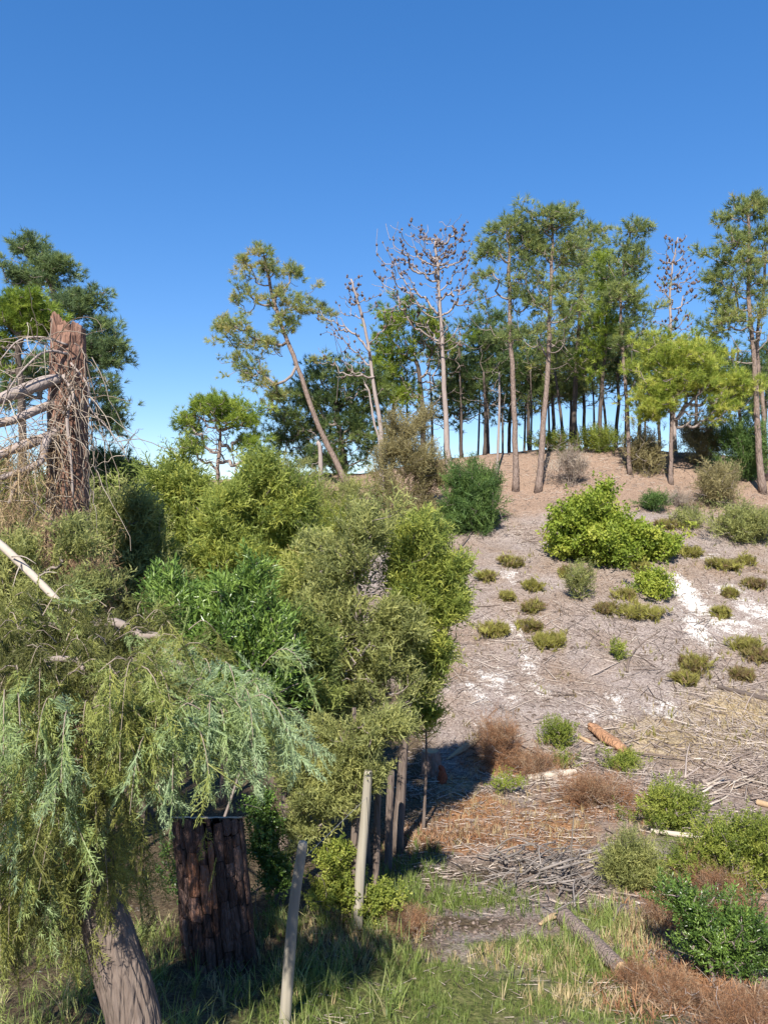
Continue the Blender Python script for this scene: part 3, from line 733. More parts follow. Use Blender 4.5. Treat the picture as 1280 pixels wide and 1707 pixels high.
shrub('olive-grey feathery shrub in front of the dead pines', 690, 880, 60, 95, 'olive_shrub', 'olive', 90, 16, .3, 1.6, 40, lobes=[(690, 740, 46, 46, 60), (650, 790, 40, 46, 44), (720, 790, 44, 50, 60), (680, 840, 60, 40, 60), (640, 850, 40, 40, 30, 0), (600, 860, 40, 30, 30), (700, 700, 24, 20, 16), (660, 720, 20, 30, 16)], limb_mat='bark_dead', clump=3, bough=.9)
shrub('yellow-green feathery shrub below the short grey bare trunk', 560, 900, 60, 60, 'juniper_lit', 'olive', 90, 14, .3, 1.4, lobes=[(560, 860, 40, 30, 50), (600, 880, 44, 26, 50), (530, 880, 40, 26, 40), (640, 890, 40, 22, 40)], bough=.7)
shrub('dull green feathery shrub in the shade at the foot of the leaning pine', 500, 870, 60, 60, 'juniper_olive', 'olive', 90, 14, .3, 1.5, Y=29, lobes=[(500, 820, 40, 40, 50), (470, 790, 30, 30, 30), (540, 830, 30, 30, 30), (600, 820, 40, 24, 36)], bough=.8)
shrub('dense dark green conical shrub casting shade on the sandy slope', 792, 884, 44, 60, 'cedar_dark', 'olive', 130, 22, .3, 1.5, lobes=[(795, 835, 40, 46, 110, 1, .5), (800, 805, 26, 26, 50, 1, .5), (770, 860, 34, 22, 40), (765, 815, 26, 40, 40)], r0=.05)
shrub('large bright yellow-green bush spreading on the open slope', 1010, 935, 100, 65, 'bush_yellow', 'round', 100, 18, .33, 1.7, stems=6, lobes=[(990, 850, 40, 26, 90, 1, .4), (950, 880, 36, 28, 80, 1, .4), (1000, 893, 50, 32, 130, 1, .4), (1055, 898, 42, 26, 90, 1, .4), (1098, 910, 28, 14, 40, 1, .4), (1020, 926, 56, 14, 60), (950, 915, 26, 16, 26), (1003, 822, 14, 14, 12)], r0=.05, tint=(.05, .95))
for (label, px, py, rx, ry, mat, tpl, n, per, puff, ls, bare) in [
    ('grey twiggy half-dead shrub on the crest beside the tallest pine', 948, 808, 34, 34, 'dry_twig', 'twig', 70, 5, .3, 1.3, 40),
    ('olive shrub with bare stems between pale trunk and young bright pine', 1078, 790, 34, 40, 'olive_shrub', 'olive', 60, 12, .32, 1.7, 30),
    ('shrub of olive leaves under the young bright pine crown', 1165, 775, 40, 46, 'olive_shrub', 'olive', 70, 12, .32, 1.7, 30),
    ('dusty shrub with yellow tips over grey bare stems near the twin-stemmed pine', 1198, 842, 36, 32, 'olive_shrub', 'olive', 60, 12, .3, 1.6, 36),
    ('dark bluish green shrub at the foot of the twin-stemmed pine', 1235, 800, 40, 60, 'cedar_dark', 'olive', 90, 14, .38, 1.8, 20),
    ('wide low olive shrub at the edge of the slope', 1248, 905, 54, 34, 'juniper_olive', 'olive', 80, 14, .28, 1.5, 16),
    ('small dark green shrub in the shade of the young bright pine', 1088, 852, 22, 14, 'cedar_dark', 'olive', 26, 12, .22, 1.3, 0),
    ('brown dead scrub in shade under the young bright pine', 1125, 845, 34, 14, 'dry_twig', 'twig', 30, 5, .2, 1., 10),
    ('low grey-green scrub below the young bright pine', 1145, 880, 30, 16, 'juniper_olive', 'olive', 30, 9, .22, 1.3, 14),
    ('thin green scrub on the skyline between the pine trunks', 920, 752, 40, 14, 'bush_green', 'olive', 30, 10, .35, 1.8, 10),
    ('light green scrub on the skyline behind the dark row of pines', 1000, 752, 50, 20, 'bush_green', 'olive', 40, 10, .35, 1.8, 10),
    ('upright wispy heather with bare lower stems below the yellow-green bush', 968, 1000, 26, 34, 'juniper_olive', 'olive', 40, 10, .18, 1.0, 14),
]:
    shrub(label, px, py, rx, ry, mat, tpl, n, per, puff, ls, bare, limb_mat='bark_dead' if 'bare' in label or 'grey' in label else 'limb')
# low cushions of heather on the slope
cush = [(853, 944, 23, 12, 0), (808, 966, 17, 9, 0), (888, 980, 20, 7, 2), (847, 1000, 14, 9, 0), (884, 1017, 18, 9, 1), (826, 1060, 24, 18, 0), (880, 1050, 20, 11, 1), (915, 1078, 32, 14, 2), (1040, 996, 17, 8, 0), (1012, 1021, 18, 9, 3), (1068, 1026, 44, 9, 2),
        (1213, 948, 31, 14, 0), (1200, 1030, 17, 12, 0), (1218, 996, 10, 10, 0), (1260, 980, 20, 11, 3), (1238, 1082, 24, 13, 0), (1266, 1100, 22, 11, 3), (1162, 1120, 33, 22, 1), (1145, 1138, 20, 8, 0), (1237, 1133, 18, 12, 3), (1062, 952, 25, 9, 2), (1150, 926, 20, 8, 2), (1115, 880, 24, 10, 1), (940, 960, 10, 8, 1), (1245, 940, 16, 8, 0)]
ctype = [('heather', (.35, .85), 'rounded olive heather cushion on the grey slope'), ('heather', (.15, .6), 'olive-brown heather cushion with dry patches on the grey slope'), ('heather', (.6, 1.), 'flat yellow-green heather mat spread on the grey slope'), ('heather', (0., .3), 'brown withered heather cushion on the grey slope')]
own = {0: 'olive heather cushion highest on the slope, below the dark conical shrub', 1: 'small olive heather cushion in the shade of the fresh green juniper', 5: 'lumpy olive heather cushion nearest the fresh green juniper', 7: 'flat yellow-green heather mat, the largest beside the lumpy cushions',
       10: 'long yellow-green heather strip under the rounded bright green bush', 11: 'wide olive heather cushion below the wide low olive shrub', 12: 'olive heather cushion beside the white sand streak', 13: 'tiny upright heather tuft above the white sand patch',
       17: 'patchy olive-brown heather clump, the tallest below the white sand streak', 18: 'low olive heather patch at the foot of the patchy tall clump', 20: 'bright heather fringe touching the large yellow-green bush', 9: 'brownish heather clump at the end of the long yellow-green strip'}
for ci, (px, py, rx, ry, k) in enumerate(cush):
    mat, tn, lab = ctype[k]; grp = ['rounded olive heather cushions', 'olive-brown heather cushions', 'flat yellow-green heather mats', 'brown withered heather cushions'][k]
    lab = own.get(ci, lab)
    shrub(lab, px, py, rx * 1.05, ry * .6, mat, 'heath', int(18 + rx * 1.7), 9, .085, .72, int(rx * .4), name='heather_cushion', cat='heather', up=.9, clump=4, tint=(max(0, tn[0] - .2), min(1, tn[1] + .25)), group=grp, stems=2, r0=.012, limb_r=.004, shell=.2)
for (label, px, py, rx, ry, mat, tpl, n, per, puff, ls) in [
    ('rounded bright green bush at the foot of the large yellow-green bush', 1093, 994, 35, 24, 'bush_yellow', 'round', 60, 14, .2, 1.2),
    ('small upright green sprout on the bare chips of the slope', 1028, 1098, 14, 16, 'bush_green', 'leafy', 16, 8, .12, .9),
    ('fresh green bush beside the split log', 932, 1246, 28, 26, 'bush_green', 'leafy', 34, 9, .16, .8),
    ('low green regrowth in front of the split log', 1035, 1284, 36, 13, 'bush_green', 'leafy', 30, 9, .13, .8),
    ('thin green sprouts scattered near the fresh green bush', 940, 1278, 24, 10, 'bush_green', 'leafy', 14, 6, .1, .7),
    ('broad light green bush above the white fallen stick', 1115, 1376, 62, 34, 'bush_green', 'leafy', 56, 11, .16, .8),
    ('dusty olive brushwood clump beside the grey branch heap', 1052, 1478, 36, 38, 'juniper_olive', 'olive', 60, 13, .16, .75),
    ('yellowish weeds growing through the rusty brush', 846, 1322, 30, 20, 'bush_yellow', 'leafy', 18, 6, .12, .6),
]:
    shrub(label, px, py, rx, ry, mat, tpl, n, per, puff, ls, 6, limb_r=.004, r0=.015)
shrub('sprawling mixed green thicket above the rusty bracken', 1215, 1490, 70, 60, 'bush_green', 'leafy', 90, 11, .16, .7, 24, lobes=[(1200, 1405, 56, 36, 60), (1260, 1395, 40, 42, 50), (1140, 1440, 40, 26, 34), (1260, 1450, 40, 40, 40), (1200, 1450, 50, 26, 26), (1210, 1420, 80, 40, 40, 0)], tint=(0, .9), limb_r=.004, stems=6)
shrub('dark glossy green bush at the edge of the grass', 1190, 1630, 70, 70, 'laurel', 'leafy', 100, 11, .12, .6, 20, lobes=[(1175, 1565, 40, 50, 60, 1, .2), (1240, 1555, 44, 56, 66, 1, .2), (1150, 1515, 30, 36, 26), (1265, 1590, 30, 46, 26), (1120, 1500, 24, 30, 14), (1200, 1560, 70, 60, 40, 0)], tint=(.0, .75), limb_r=.004, stems=6)
# rusty dead brush
RG = 'heaps of rusty dead brush'
for (label, px, py, rx, ry, n) in [
    ('tall rust-brown heap of dead brush beside the pale torn wood', 832, 1268, 40, 32, 50), ('trailing rust-brown brush below the tall rusty heap', 885, 1290, 44, 12, 30), ('low mound of rust-brown dead brush in front of the split log', 995, 1335, 62, 20, 60),
    ('arched rusty dead bracken over the dark glossy bush', 1180, 1515, 66, 34, 80), ('crumbled reddish brush heap where the grey log points', 1060, 1645, 30, 10, 26), ('tangled rusty brush with bare twigs between grass and glossy bush', 1125, 1680, 50, 22, 50), ('ragged rust-coloured brush at the corner of the grass', 1245, 1715, 66, 24, 60),
    ('dried reddish clump on the soil bank by the fence post', 690, 1560, 36, 16, 26), ('thin rusty brush strands beside the olive brushwood', 1110, 1545, 36, 20, 26)]:
    shrub(label, px, py, rx, ry, 'rust', 'rust', int(n * 1.25), 8, .16 * GP(px, py)[1] / 13, .75 * GP(px, py)[1] / 13, n // 3, name='dead_brush', cat='dead brush', up=.25, limb_mat='bark_dead', limb_r=.003, group=RG, r0=.01, tint=(.0, 1.), shell=.05)

# ------------------------------------------------------------------ hedge of junipers along the fence
def juniper(label, px, Y, top, lobes, mat='juniper', tpl='juniper', per=24, puff=.24, ls=1., dens=1.02, r=(.09, .03), tint=(.1, .9), bare=0, **kw):
    b = base_at(px, Y); per = int(per * .42); puff *= .78; ls *= 1.42
    lobes = [(l[0], l[1], l[2] * 1.04, l[3] * 1.04, int(l[4] * dens), *l[5:]) for l in lobes]
    return tree(label, b, [((px + top[0]) / 2 + 4, (853 - (b[2] - CZ) / Y * F + top[1]) / 2), top], lobes, mat, r=r, f0=.12, name='juniper', cat='juniper', tpl=tpl, per=per, puff=puff, lscale=ls, tint=tint, group='junipers growing along the fence', bark='bark_grey', flat=.8, up=kw.pop('up', .6), limb_r=.006, crown_name='foliage', bough=kw.pop('bough', .05 * Y), clump=kw.pop('clump', 4), shoot=.3, **kw)

juniper('dense green juniper with pointed leaders at the back of the hedge', 300, 15, (296, 790), [(290, 800, 36, 30, 40, 1, .4), (270, 850, 46, 40, 60, 1, .4), (325, 850, 40, 46, 60, 1, .4), (300, 910, 60, 40, 70, 1, .4), (240, 900, 40, 40, 40), (360, 920, 40, 40, 40), (300, 770, 10, 24, 6)], 'juniper_lit', per=22, puff=.3, ls=1.2)
juniper('light green juniper with feathery top in the middle of the hedge', 455, 14, (452, 810), [(440, 820, 50, 30, 60, 1, .4), (490, 840, 30, 30, 36, 1, .4), (410, 860, 40, 40, 50, 1, .4), (470, 890, 60, 40, 80, 1, .4), (430, 940, 60, 40, 70), (510, 930, 40, 40, 46), (430, 790, 20, 24, 12)], 'juniper_lit', per=22, puff=.28, ls=1.1)
juniper('olive juniper with brown dead inner twigs at the open end of the hedge', 605, 10.5, (595, 900), [(560, 930, 50, 40, 34), (610, 890, 44, 34, 28), (560, 1000, 60, 40, 40), (620, 970, 50, 40, 70, 0), (520, 1060, 50, 40, 60), (600, 1080, 60, 50, 90, 0), (620, 1150, 60, 50, 60, 0), (640, 1120, 50, 40, 40), (540, 1130, 50, 40, 40), (600, 1180, 50, 30, 36), (660, 1050, 40, 40, 40)], 'juniper_olive', per=22, puff=.22, ls=.9, limb_mat='bark_dead')
juniper('fresh green juniper leaning over the bare slope', 660, 11, (690, 890), [(700, 900, 36, 30, 46, 1, .4), (730, 950, 34, 34, 56, 1, .4), (690, 980, 40, 40, 60, 1, .4), (745, 1010, 32, 34, 56, 1, .4), (690, 1060, 40, 36, 50), (720, 1090, 30, 26, 30), (670, 930, 36, 36, 36), (700, 1130, 24, 30, 24)], 'juniper_lit', per=26, puff=.22, ls=.85)
juniper('shaded juniper with ragged lower boughs above the fence posts', 585, 8.2, (590, 1180), [(600, 1250, 36, 24, 34), (640, 1215, 36, 24, 30), (560, 1290, 36, 24, 34), (520, 1330, 36, 24, 34), (570, 1340, 34, 20, 24), (480, 1280, 36, 30, 30), (620, 1290, 24, 20, 20), (540, 1230, 40, 30, 24), (500, 1390, 34, 14, 16)], 'juniper_olive', per=22, puff=.13, ls=.62, tint=(.2, 1.), r=(.06, .02))
juniper('dark shaded juniper behind the tall stump', 470, 9, (480, 1010), [(470, 1060, 50, 40, 60), (430, 1120, 50, 50, 60), (500, 1150, 50, 50, 50), (460, 1210, 60, 40, 50), (510, 1100, 40, 40, 30), (400, 1200, 40, 40, 30)], 'juniper', per=20, puff=.2, ls=.85, tint=(0, .5))
juniper('yellowish sparse juniper sapling at the foot of the hedge', 705, 12, (708, 1160), [(705, 1170, 24, 20, 22), (720, 1200, 22, 16, 18), (690, 1210, 22, 16, 14)], 'bush_yellow', per=10, puff=.16, ls=.8, r=(.03, .01))
juniper('low drooping juniper with brown tips in front of the broken trunk', 60, 8.6, (60, 960), [(20, 990, 50, 40, 40), (90, 1000, 46, 30, 36), (150, 985, 40, 34, 30), (30, 930, 40, 30, 16), (120, 900, 30, 40, 24)], 'juniper_olive', per=20, puff=.16, ls=.7, tint=(.1, .9), r=(.05, .02))
juniper('grey-green juniper filling the gap beside the broken trunk boughs', 20, 13, (20, 850), [(10, 870, 50, 40, 40), (60, 830, 30, 30, 20), (-30, 930, 60, 50, 40), (60, 920, 50, 40, 40), (0, 800, 40, 30, 16)], 'juniper', per=20, puff=.25, ls=1.1, tint=(.1, .8))
juniper('slim light green juniper between the pointed and feathery ones', 375, 13.2, (372, 850), [(370, 880, 34, 34, 40), (390, 930, 40, 36, 44), (350, 950, 36, 30, 34), (375, 840, 16, 26, 10)], 'juniper_lit', per=20, puff=.26, ls=1.1)
juniper('yellow-green juniper behind the glossy lance-leaved shrub', 520, 12, (518, 930), [(515, 960, 40, 34, 44), (490, 1000, 40, 34, 40), (545, 1010, 40, 36, 40), (510, 1050, 44, 34, 40), (520, 920, 16, 24, 10)], 'juniper', per=20, puff=.24, ls=1.)
juniper('low green juniper between the broken trunk and the pointed juniper', 245, 12.5, (245, 930), [(240, 950, 46, 36, 46), (275, 990, 44, 34, 44), (215, 1000, 40, 30, 34), (250, 905, 16, 24, 10)], 'juniper_lit', per=20, puff=.24, ls=1., tint=(0, .7))
juniper('dull green juniper crowding behind the broken trunk', 190, 12, (190, 870), [(170, 860, 46, 34, 46), (210, 920, 50, 50, 60), (110, 860, 40, 40, 30), (180, 980, 60, 40, 60), (250, 970, 50, 40, 50), (140, 930, 40, 40, 30), (230, 860, 30, 30, 24)], 'juniper_olive', per=22, puff=.22, ls=1., tint=(0, .9))
shrub('glossy dark green lance-leaved shrub in the middle of the hedge', 370, 1300, 80, 90, 'laurel', 'lance', 90, 10, .2, .85, Y=8.2, lobes=[(340, 1040, 56, 46, 60, 1, .4), (400, 1010, 50, 46, 50, 1, .4), (370, 1090, 70, 46, 70, 1, .4), (440, 1070, 46, 46, 46, 1, .4), (410, 1150, 70, 46, 56), (420, 980, 20, 36, 14), (330, 1130, 50, 46, 36), (290, 1000, 40, 40, 30)], tint=(.1, 1.), stems=5, r0=.03)
shrub('small leafy creeper climbing at the foot of the mossy post', 590, 1520, 60, 60, 'bush_green', 'round', 60, 12, .1, .55, Y=8.1, lobes=[(560, 1430, 36, 26, 40), (545, 1480, 40, 26, 40), (640, 1490, 34, 26, 40), (620, 1530, 30, 20, 26), (590, 1480, 30, 30, 20)], tint=(.1, .95), limb_r=.003, r0=.01)
shrub('shaded leafy undergrowth behind the tall stump', 440, 1540, 60, 60, 'laurel', 'round', 60, 12, .12, .6, Y=8.0, lobes=[(440, 1400, 26, 40, 34), (455, 1460, 30, 40, 34), (300, 1440, 40, 60, 30), (440, 1340, 26, 30, 24)], tint=(0, .7), limb_r=.003, r0=.01)

# ------------------------------------------------------------------ weeping cypress in front
def weeping_cypress():
    rng = np.random.default_rng(55)
    Y0 = 4.7; b = base_at(232, Y0)
    t = thing('weeping_cypress', 'weeping cypress with blue-green drooping sprays over a leaning grey trunk', 'cypress', b)
    tp = smooth_path([b - np.array([0, 0, .2]), P(222, 1700, Y0), P(185, 1570, Y0), P(160, 1480, Y0 + .05), P(165, 1380, Y0 + .15), P(178, 1270, Y0 + .25), P(150, 1150, Y0 + .35), P(110, 1060, Y0 + .45)], 110)
    rr = np.interp(np.linspace(0, 1, 110), [0, .12, .4, .6, 1], [.2, .16, .13, .09, .04])
    def rough(th, l):
        tw = th + .35 * l
        return 1 + .10 * (fbm(tw * 3.2, l * 1.1, 4) - .5) * 2 + .12 * (vnoise(tw * 9, l * 2.2, 8) - .5) + .05 * (vnoise(tw * 20, l * 6, 9) - .5)
    V, Fc = tube(tp, rr, 110, True, rough); Acc().add(V, Fc).build('trunk', 'bark_grey', t, b, True)
    # boughs: centre line points, each bough carries drooping plumes
    skel = tp[60:]
    boughs = []
    spots = [(20, 1075, 0, .12), (90, 1045, .3, .12), (170, 1040, .5, .15), (235, 1060, .4, .2), (285, 1105, .2, .35), (325, 1150, -.05, .8), (362, 1190, -.15, .9), (402, 1222, -.2, .95), (60, 1115, -.3, .12), (130, 1100, -.5, .1), (200, 1120, -.55, .2), (265, 1160, -.5, .7), (305, 1190, -.45, .9), (335, 1215, -.5, .95),
             (0, 1140, -.4, .25), (30, 1200, -.6, .9), (95, 1195, -.7, .85), (165, 1190, -.6, .2), (-40, 1080, 0, .15), (-60, 1200, -.3, .6), (225, 1190, -.6, .25), (280, 1215, -.6, .9), (50, 1270, -.5, .8), (120, 1290, -.35, .35), (225, 1260, -.3, .2), (0, 1300, -.3, .6), (60, 1360, -.2, .35), (-30, 1290, .2, .4), (10, 1400, .1, .3), (150, 1080, .9, .2), (50, 1140, .8, .2), (220, 1120, .9, .3), (130, 1400, .15, .3), (30, 1430, .0, .45), (90, 1420, -.1, .2), (-20, 1460, .1, .4), (150, 1450, .2, .2), (60, 1480, .2, .3)]
    for (px, py, dy, bl) in spots:
        boughs.append(P(px, py, Y0 + dy))
    NA, paths, w = grow([skel], np.array(boughs), rng, -.12, .1)
    a = Acc()
    for ids in paths:
        V, Fc = tube(NA[ids], np.minimum(.008 * np.maximum(w[ids], .6) ** .6, .05), 6, False); a.add(V, Fc, .5)
    a.build('limbs', 'limb', t, b, True)['kind'] = 'stuff'
    acc = Acc(); tw = Acc()
    for bi, ids in enumerate(paths):
        pts = smooth_path(NA[ids], 12)
        tip = pts[-1]
        blue = spots[int(np.argmin(np.linalg.norm(np.array(boughs) - tip, axis=1)))][3]
        for k in range(10):
            s = pts[int(rng.uniform(.25, 1) * 11)] + rng.normal(size=3) * np.array([.15, .15, .06])
            out = unit(np.array([rng.normal(), rng.normal() - .45, 0.]) + unit(tip - tp[70]) * .7)
            L = rng.uniform(.2, .42)
            q = smooth_path([s, s + out * L * .4 + [0, 0, .03], s + out * L * .75 + [0, 0, -.10 * L / .4], s + out * L + [0, 0, -.34 * L / .4]], 8)
            V, Fc = tube(q, np.linspace(.004, .0015, 8), 3, False); tw.add(V, Fc, .5)
            m = int(6 + L * 14)
            u = rng.uniform(.1, 1, m); i = np.clip((u * 7).astype(int), 0, 6); f = (u * 7 - i)[:, None]
            pos = q[i] * (1 - f) + q[i + 1] * f
            dr = unit(q[i + 1] - q[i]) * .7 + rng.normal(size=(m, 3)) * .45 + np.array([0, 0, -.55])
            tn = np.clip(blue - .08 + rng.normal() * .24 + rng.normal(size=m) * .14, 0, 1)
            bake(acc, 'plume', pos, dr, rng.uniform(.42, .8, m), tn, rng)
    tw.build('twigs', 'dry_twig', t, b)['kind'] = 'stuff'
    acc.build('foliage', 'cypress', t, b)['kind'] = 'stuff'; TOTAL[0] += sum(len(f) for f in acc.Fc)
    # inner shaded foliage hanging round the stem
    a2 = Acc(); n = 200
    c = P(175, 1395, Y0 + .1)
    pos = c + rng.normal(size=(n, 3)) * np.array([.2, .2, .24]); dr = rng.normal(size=(n, 3)) * .5 + np.array([0, 0, -.8])
    bake(a2, 'plume', pos, dr, rng.uniform(.4, .7, n), np.clip(rng.normal(size=n) * .15 + .3, 0, 1), rng)
    pos = P(60, 1420, Y0 + .3) + rng.normal(size=(n, 3)) * np.array([.3, .25, .35]); dr = rng.normal(size=(n, 3)) * .5 + np.array([0, 0, -.8])
    bake(a2, 'plume', pos, dr, rng.uniform(.4, .7, n), np.clip(rng.normal(size=n) * .15 + .3, 0, 1), rng)
    a2.build('inner_foliage', 'cypress', t, b)['kind'] = 'stuff'
weeping_cypress()

# ------------------------------------------------------------------ broken red-barked trunk with dead boughs
def broken_trunk():
    rng = np.random.default_rng(91)
    Y = 10.0; b = base_at(118, Y)
    t = thing('broken_trunk', 'broken reddish pine trunk draped with grey dead twigs', 'dead tree', b)
    p = smooth_path([b - np.array([0, 0, .2]), P(116, 1050, Y), P(112, 850, Y), P(112, 700, Y), P(113, 600, Y), P(113, 548, Y)], 120)
    rr = np.interp(np.linspace(0, 1, 120), [0, .3, .7, 1], [.34, .27, .225, .2])
    def rough(th, l):
        g = vnoise(th * 2.2 + 3, l * .35, 5)
        return 1 + .16 * (g - .5) + .14 * (fbm(th * 4.2, l * 1.6, 14) - .5) + .06 * (vnoise(th * 11, l * 9, 15) - .5)
    V, Fc = tube(p, rr, 72, True, rough)
    n = 72; m = 120
    tn = np.concatenate([np.clip(.35 + .9 * (fbm(np.tile(np.arange(n) / n * 16, m), np.repeat(np.arange(m) / 6, n), 33) - .5) + .25, 0, 1), [.4, .8]])
    # jagged break: lift one side of the top ring
    top = V[(m - 6) * n:m * n].reshape(6, n, 3)
    th = np.arange(n) / n * 6.283
    lift = .05 * np.maximum(0, np.cos(th - np.arctan2(0, -1))) + .07 * np.repeat(rng.random(n // 4), 4) + .03 * rng.random(n) - .05
    for k in range(6): top[k, :, 2] += lift * (k + 1) / 6 * (1 if top[k, 0, 0] else 1)
    sx = top[-1, :, 0] - p[-1, 0]
    for k in range(6): top[k, :, 2] += (sx < -.03) * .10 * (k + 1) / 6
    V[(m - 6) * n:m * n] = top.reshape(-1, 3)
    Acc().add(V, Fc, tn).build('trunk', 'bark_red', t, b, True)
    def bough(pts, r0, r1, nm='bough'):
        q = smooth_path([P(x, y, Y + dy) for (x, y, dy) in pts], 18)
        V, Fc = tube(q, np.linspace(r0, r1, 18) * (1.3 if r0 > .03 else 1), 10, True, lambda th, l: 1 + .35 * (vnoise(th * 2, l * 6, int(r0 * 999)) - .5))
        Acc().add(V, Fc).build(nm, 'bark_dead', t, b, True)
        return q
    qs = [bough([(108, 630, -.1), (75, 637, -.35), (40, 650, -.5), (0, 664, -.6), (-60, 690, -.7)], .06, .05), bough([(100, 668, -.1), (60, 684, -.4), (20, 700, -.5), (-40, 712, -.6)], .045, .035),
          bough([(98, 720, -.1), (60, 735, -.4), (20, 750, -.5), (-40, 775, -.6)], .05, .04), bough([(95, 715, -.2), (78, 735, -.4), (66, 770, -.5), (35, 785, -.6), (0, 797, -.6)], .045, .025), bough([(66, 770, -.5), (30, 800, -.55), (15, 840, -.6)], .03, .02),
          bough([(112, 590, -.2), (85, 585, -.4), (60, 595, -.6), (20, 640, -.7), (0, 690, -.8)], .018, .008), bough([(112, 575, -.2), (70, 562, -.4), (30, 568, -.5), (0, 600, -.6)], .015, .006), bough([(118, 605, -.25), (145, 640, -.3), (150, 680, -.3), (185, 720, -.3), (215, 770, -.3)], .014, .004),
          bough([(120, 650, -.28), (112, 700, -.36), (118, 760, -.36), (122, 830, -.36)], .022, .012), bough([(105, 625, -.3), (122, 660, -.36), (105, 690, -.4)], .02, .01)]
    a = Acc()
    for q in qs:
        for k in range(16):
            s = q[rng.integers(1, 18)]
            L = rng.uniform(.25, .9); o = unit(np.array([rng.normal() * .8, rng.normal() * .6 - .3, rng.normal() * .3])) * L
            dp = rng.uniform(-.1, 1.1); e = [s, s + o * .35 + [0, 0, .05], s + o * .7 + [0, 0, -.12 * L * dp], s + o * .95 + [0, 0, -.45 * L * dp], s + o * 1.05 + [0, 0, -.9 * L * dp]]
            w = smooth_path(e, 9) + np.cumsum(rng.normal(size=(9, 3)) * .014, axis=0)
            V, Fc = tube(w, np.linspace(.007, .002, 9), 3, False); a.add(V, Fc, rng.uniform(.2, 1))
    for k in range(70):      # strands hanging down the trunk
        x = rng.uniform(70, 160); y0 = rng.uniform(560, 820); s = P(x, y0, Y - rng.uniform(.22, .38)); L = rng.uniform(.4, 1.3)
        w = s + np.linspace(0, 1, 9)[:, None] * np.array([rng.normal() * .25 * L, rng.normal() * .06, -L]) + np.cumsum(rng.normal(size=(9, 3)) * .022, axis=0)
        V, Fc = tube(w, np.linspace(.009, .003, 9), 3, False); a.add(V, Fc, rng.uniform(.1, .9))
    a.build('dead_twigs', 'dry_twig', t, b)['kind'] = 'stuff'
    a = Acc(); n = 520       # dry tan strands and withered sprays below
    for (px, py, sx, sy, nn) in [(40, 900, 60, 70, 300), (30, 770, 40, 50, 160), (90, 960, 70, 60, 220), (150, 930, 40, 60, 120)]:
        u = rng.normal(size=(nn, 2)); pos = np.array([P(px + a_ * sx * .7, py + b_ * sy * .7, Y - .5 + rng.normal() * .3) for a_, b_ in u])
        bake(a, 'twig', pos, rng.normal(size=(nn, 3)) * .45 + np.array([0, 0, -1.]), rng.uniform(.7, 1.4, nn), rng.random(nn), rng)
    a.build('dry_strands', 'dead_vine', t, b)['kind'] = 'stuff'
broken_trunk()

def log_mesh(pts, r, n=14, rough_amp=.1, seed=0, m=24):
    q = smooth_path(pts, m); r = np.interp(np.linspace(0, 1, m), np.linspace(0, 1, len(np.atleast_1d(r))), np.atleast_1d(r))
    return tube(q, r, n, True, lambda th, l: 1 + rough_amp * (fbm(np.cos(th) * 2 + 5, l * 4 + np.sin(th) * 2, seed) - .5) * 2)

# pale fallen branch leaning in from the edge
def pale_branch():
    Y = 6.2
    pts = [P(-60, 860, Y + .3), P(0, 907, Y + .1), P(60, 965, Y), P(110, 1015, Y - .1), P(150, 1050, Y - .2), P(200, 1078, Y - .3)]
    b = pts[3]
    t = thing('fallen_branch', 'long pale peeled branch slanting down into the weeping cypress', 'branch', b)
    V, Fc = log_mesh(pts, [.03, .032, .028, .022, .010], 10, .2, 3); Acc().add(V, Fc, .35).build('stem', 'stick_pale', t, b, True)
    a = Acc(); rng = np.random.default_rng(4)
    for (x, y, ex, ey) in [(20, 928, 60, 940), (60, 965, 95, 955), (35, 940, 20, 985), (95, 1000, 60, 1010), (80, 985, 120, 1030)]:
        V, Fc = tube(smooth_path([P(x, y, Y), P((x + ex) / 2, (y + ey) / 2 - 6, Y - .1), P(ex, ey, Y - .15)], 6), np.linspace(.007, .002, 6), 5); a.add(V, Fc, .3)
    a.build('side_twigs', 'stick_pale', t, b, True)
pale_branch()

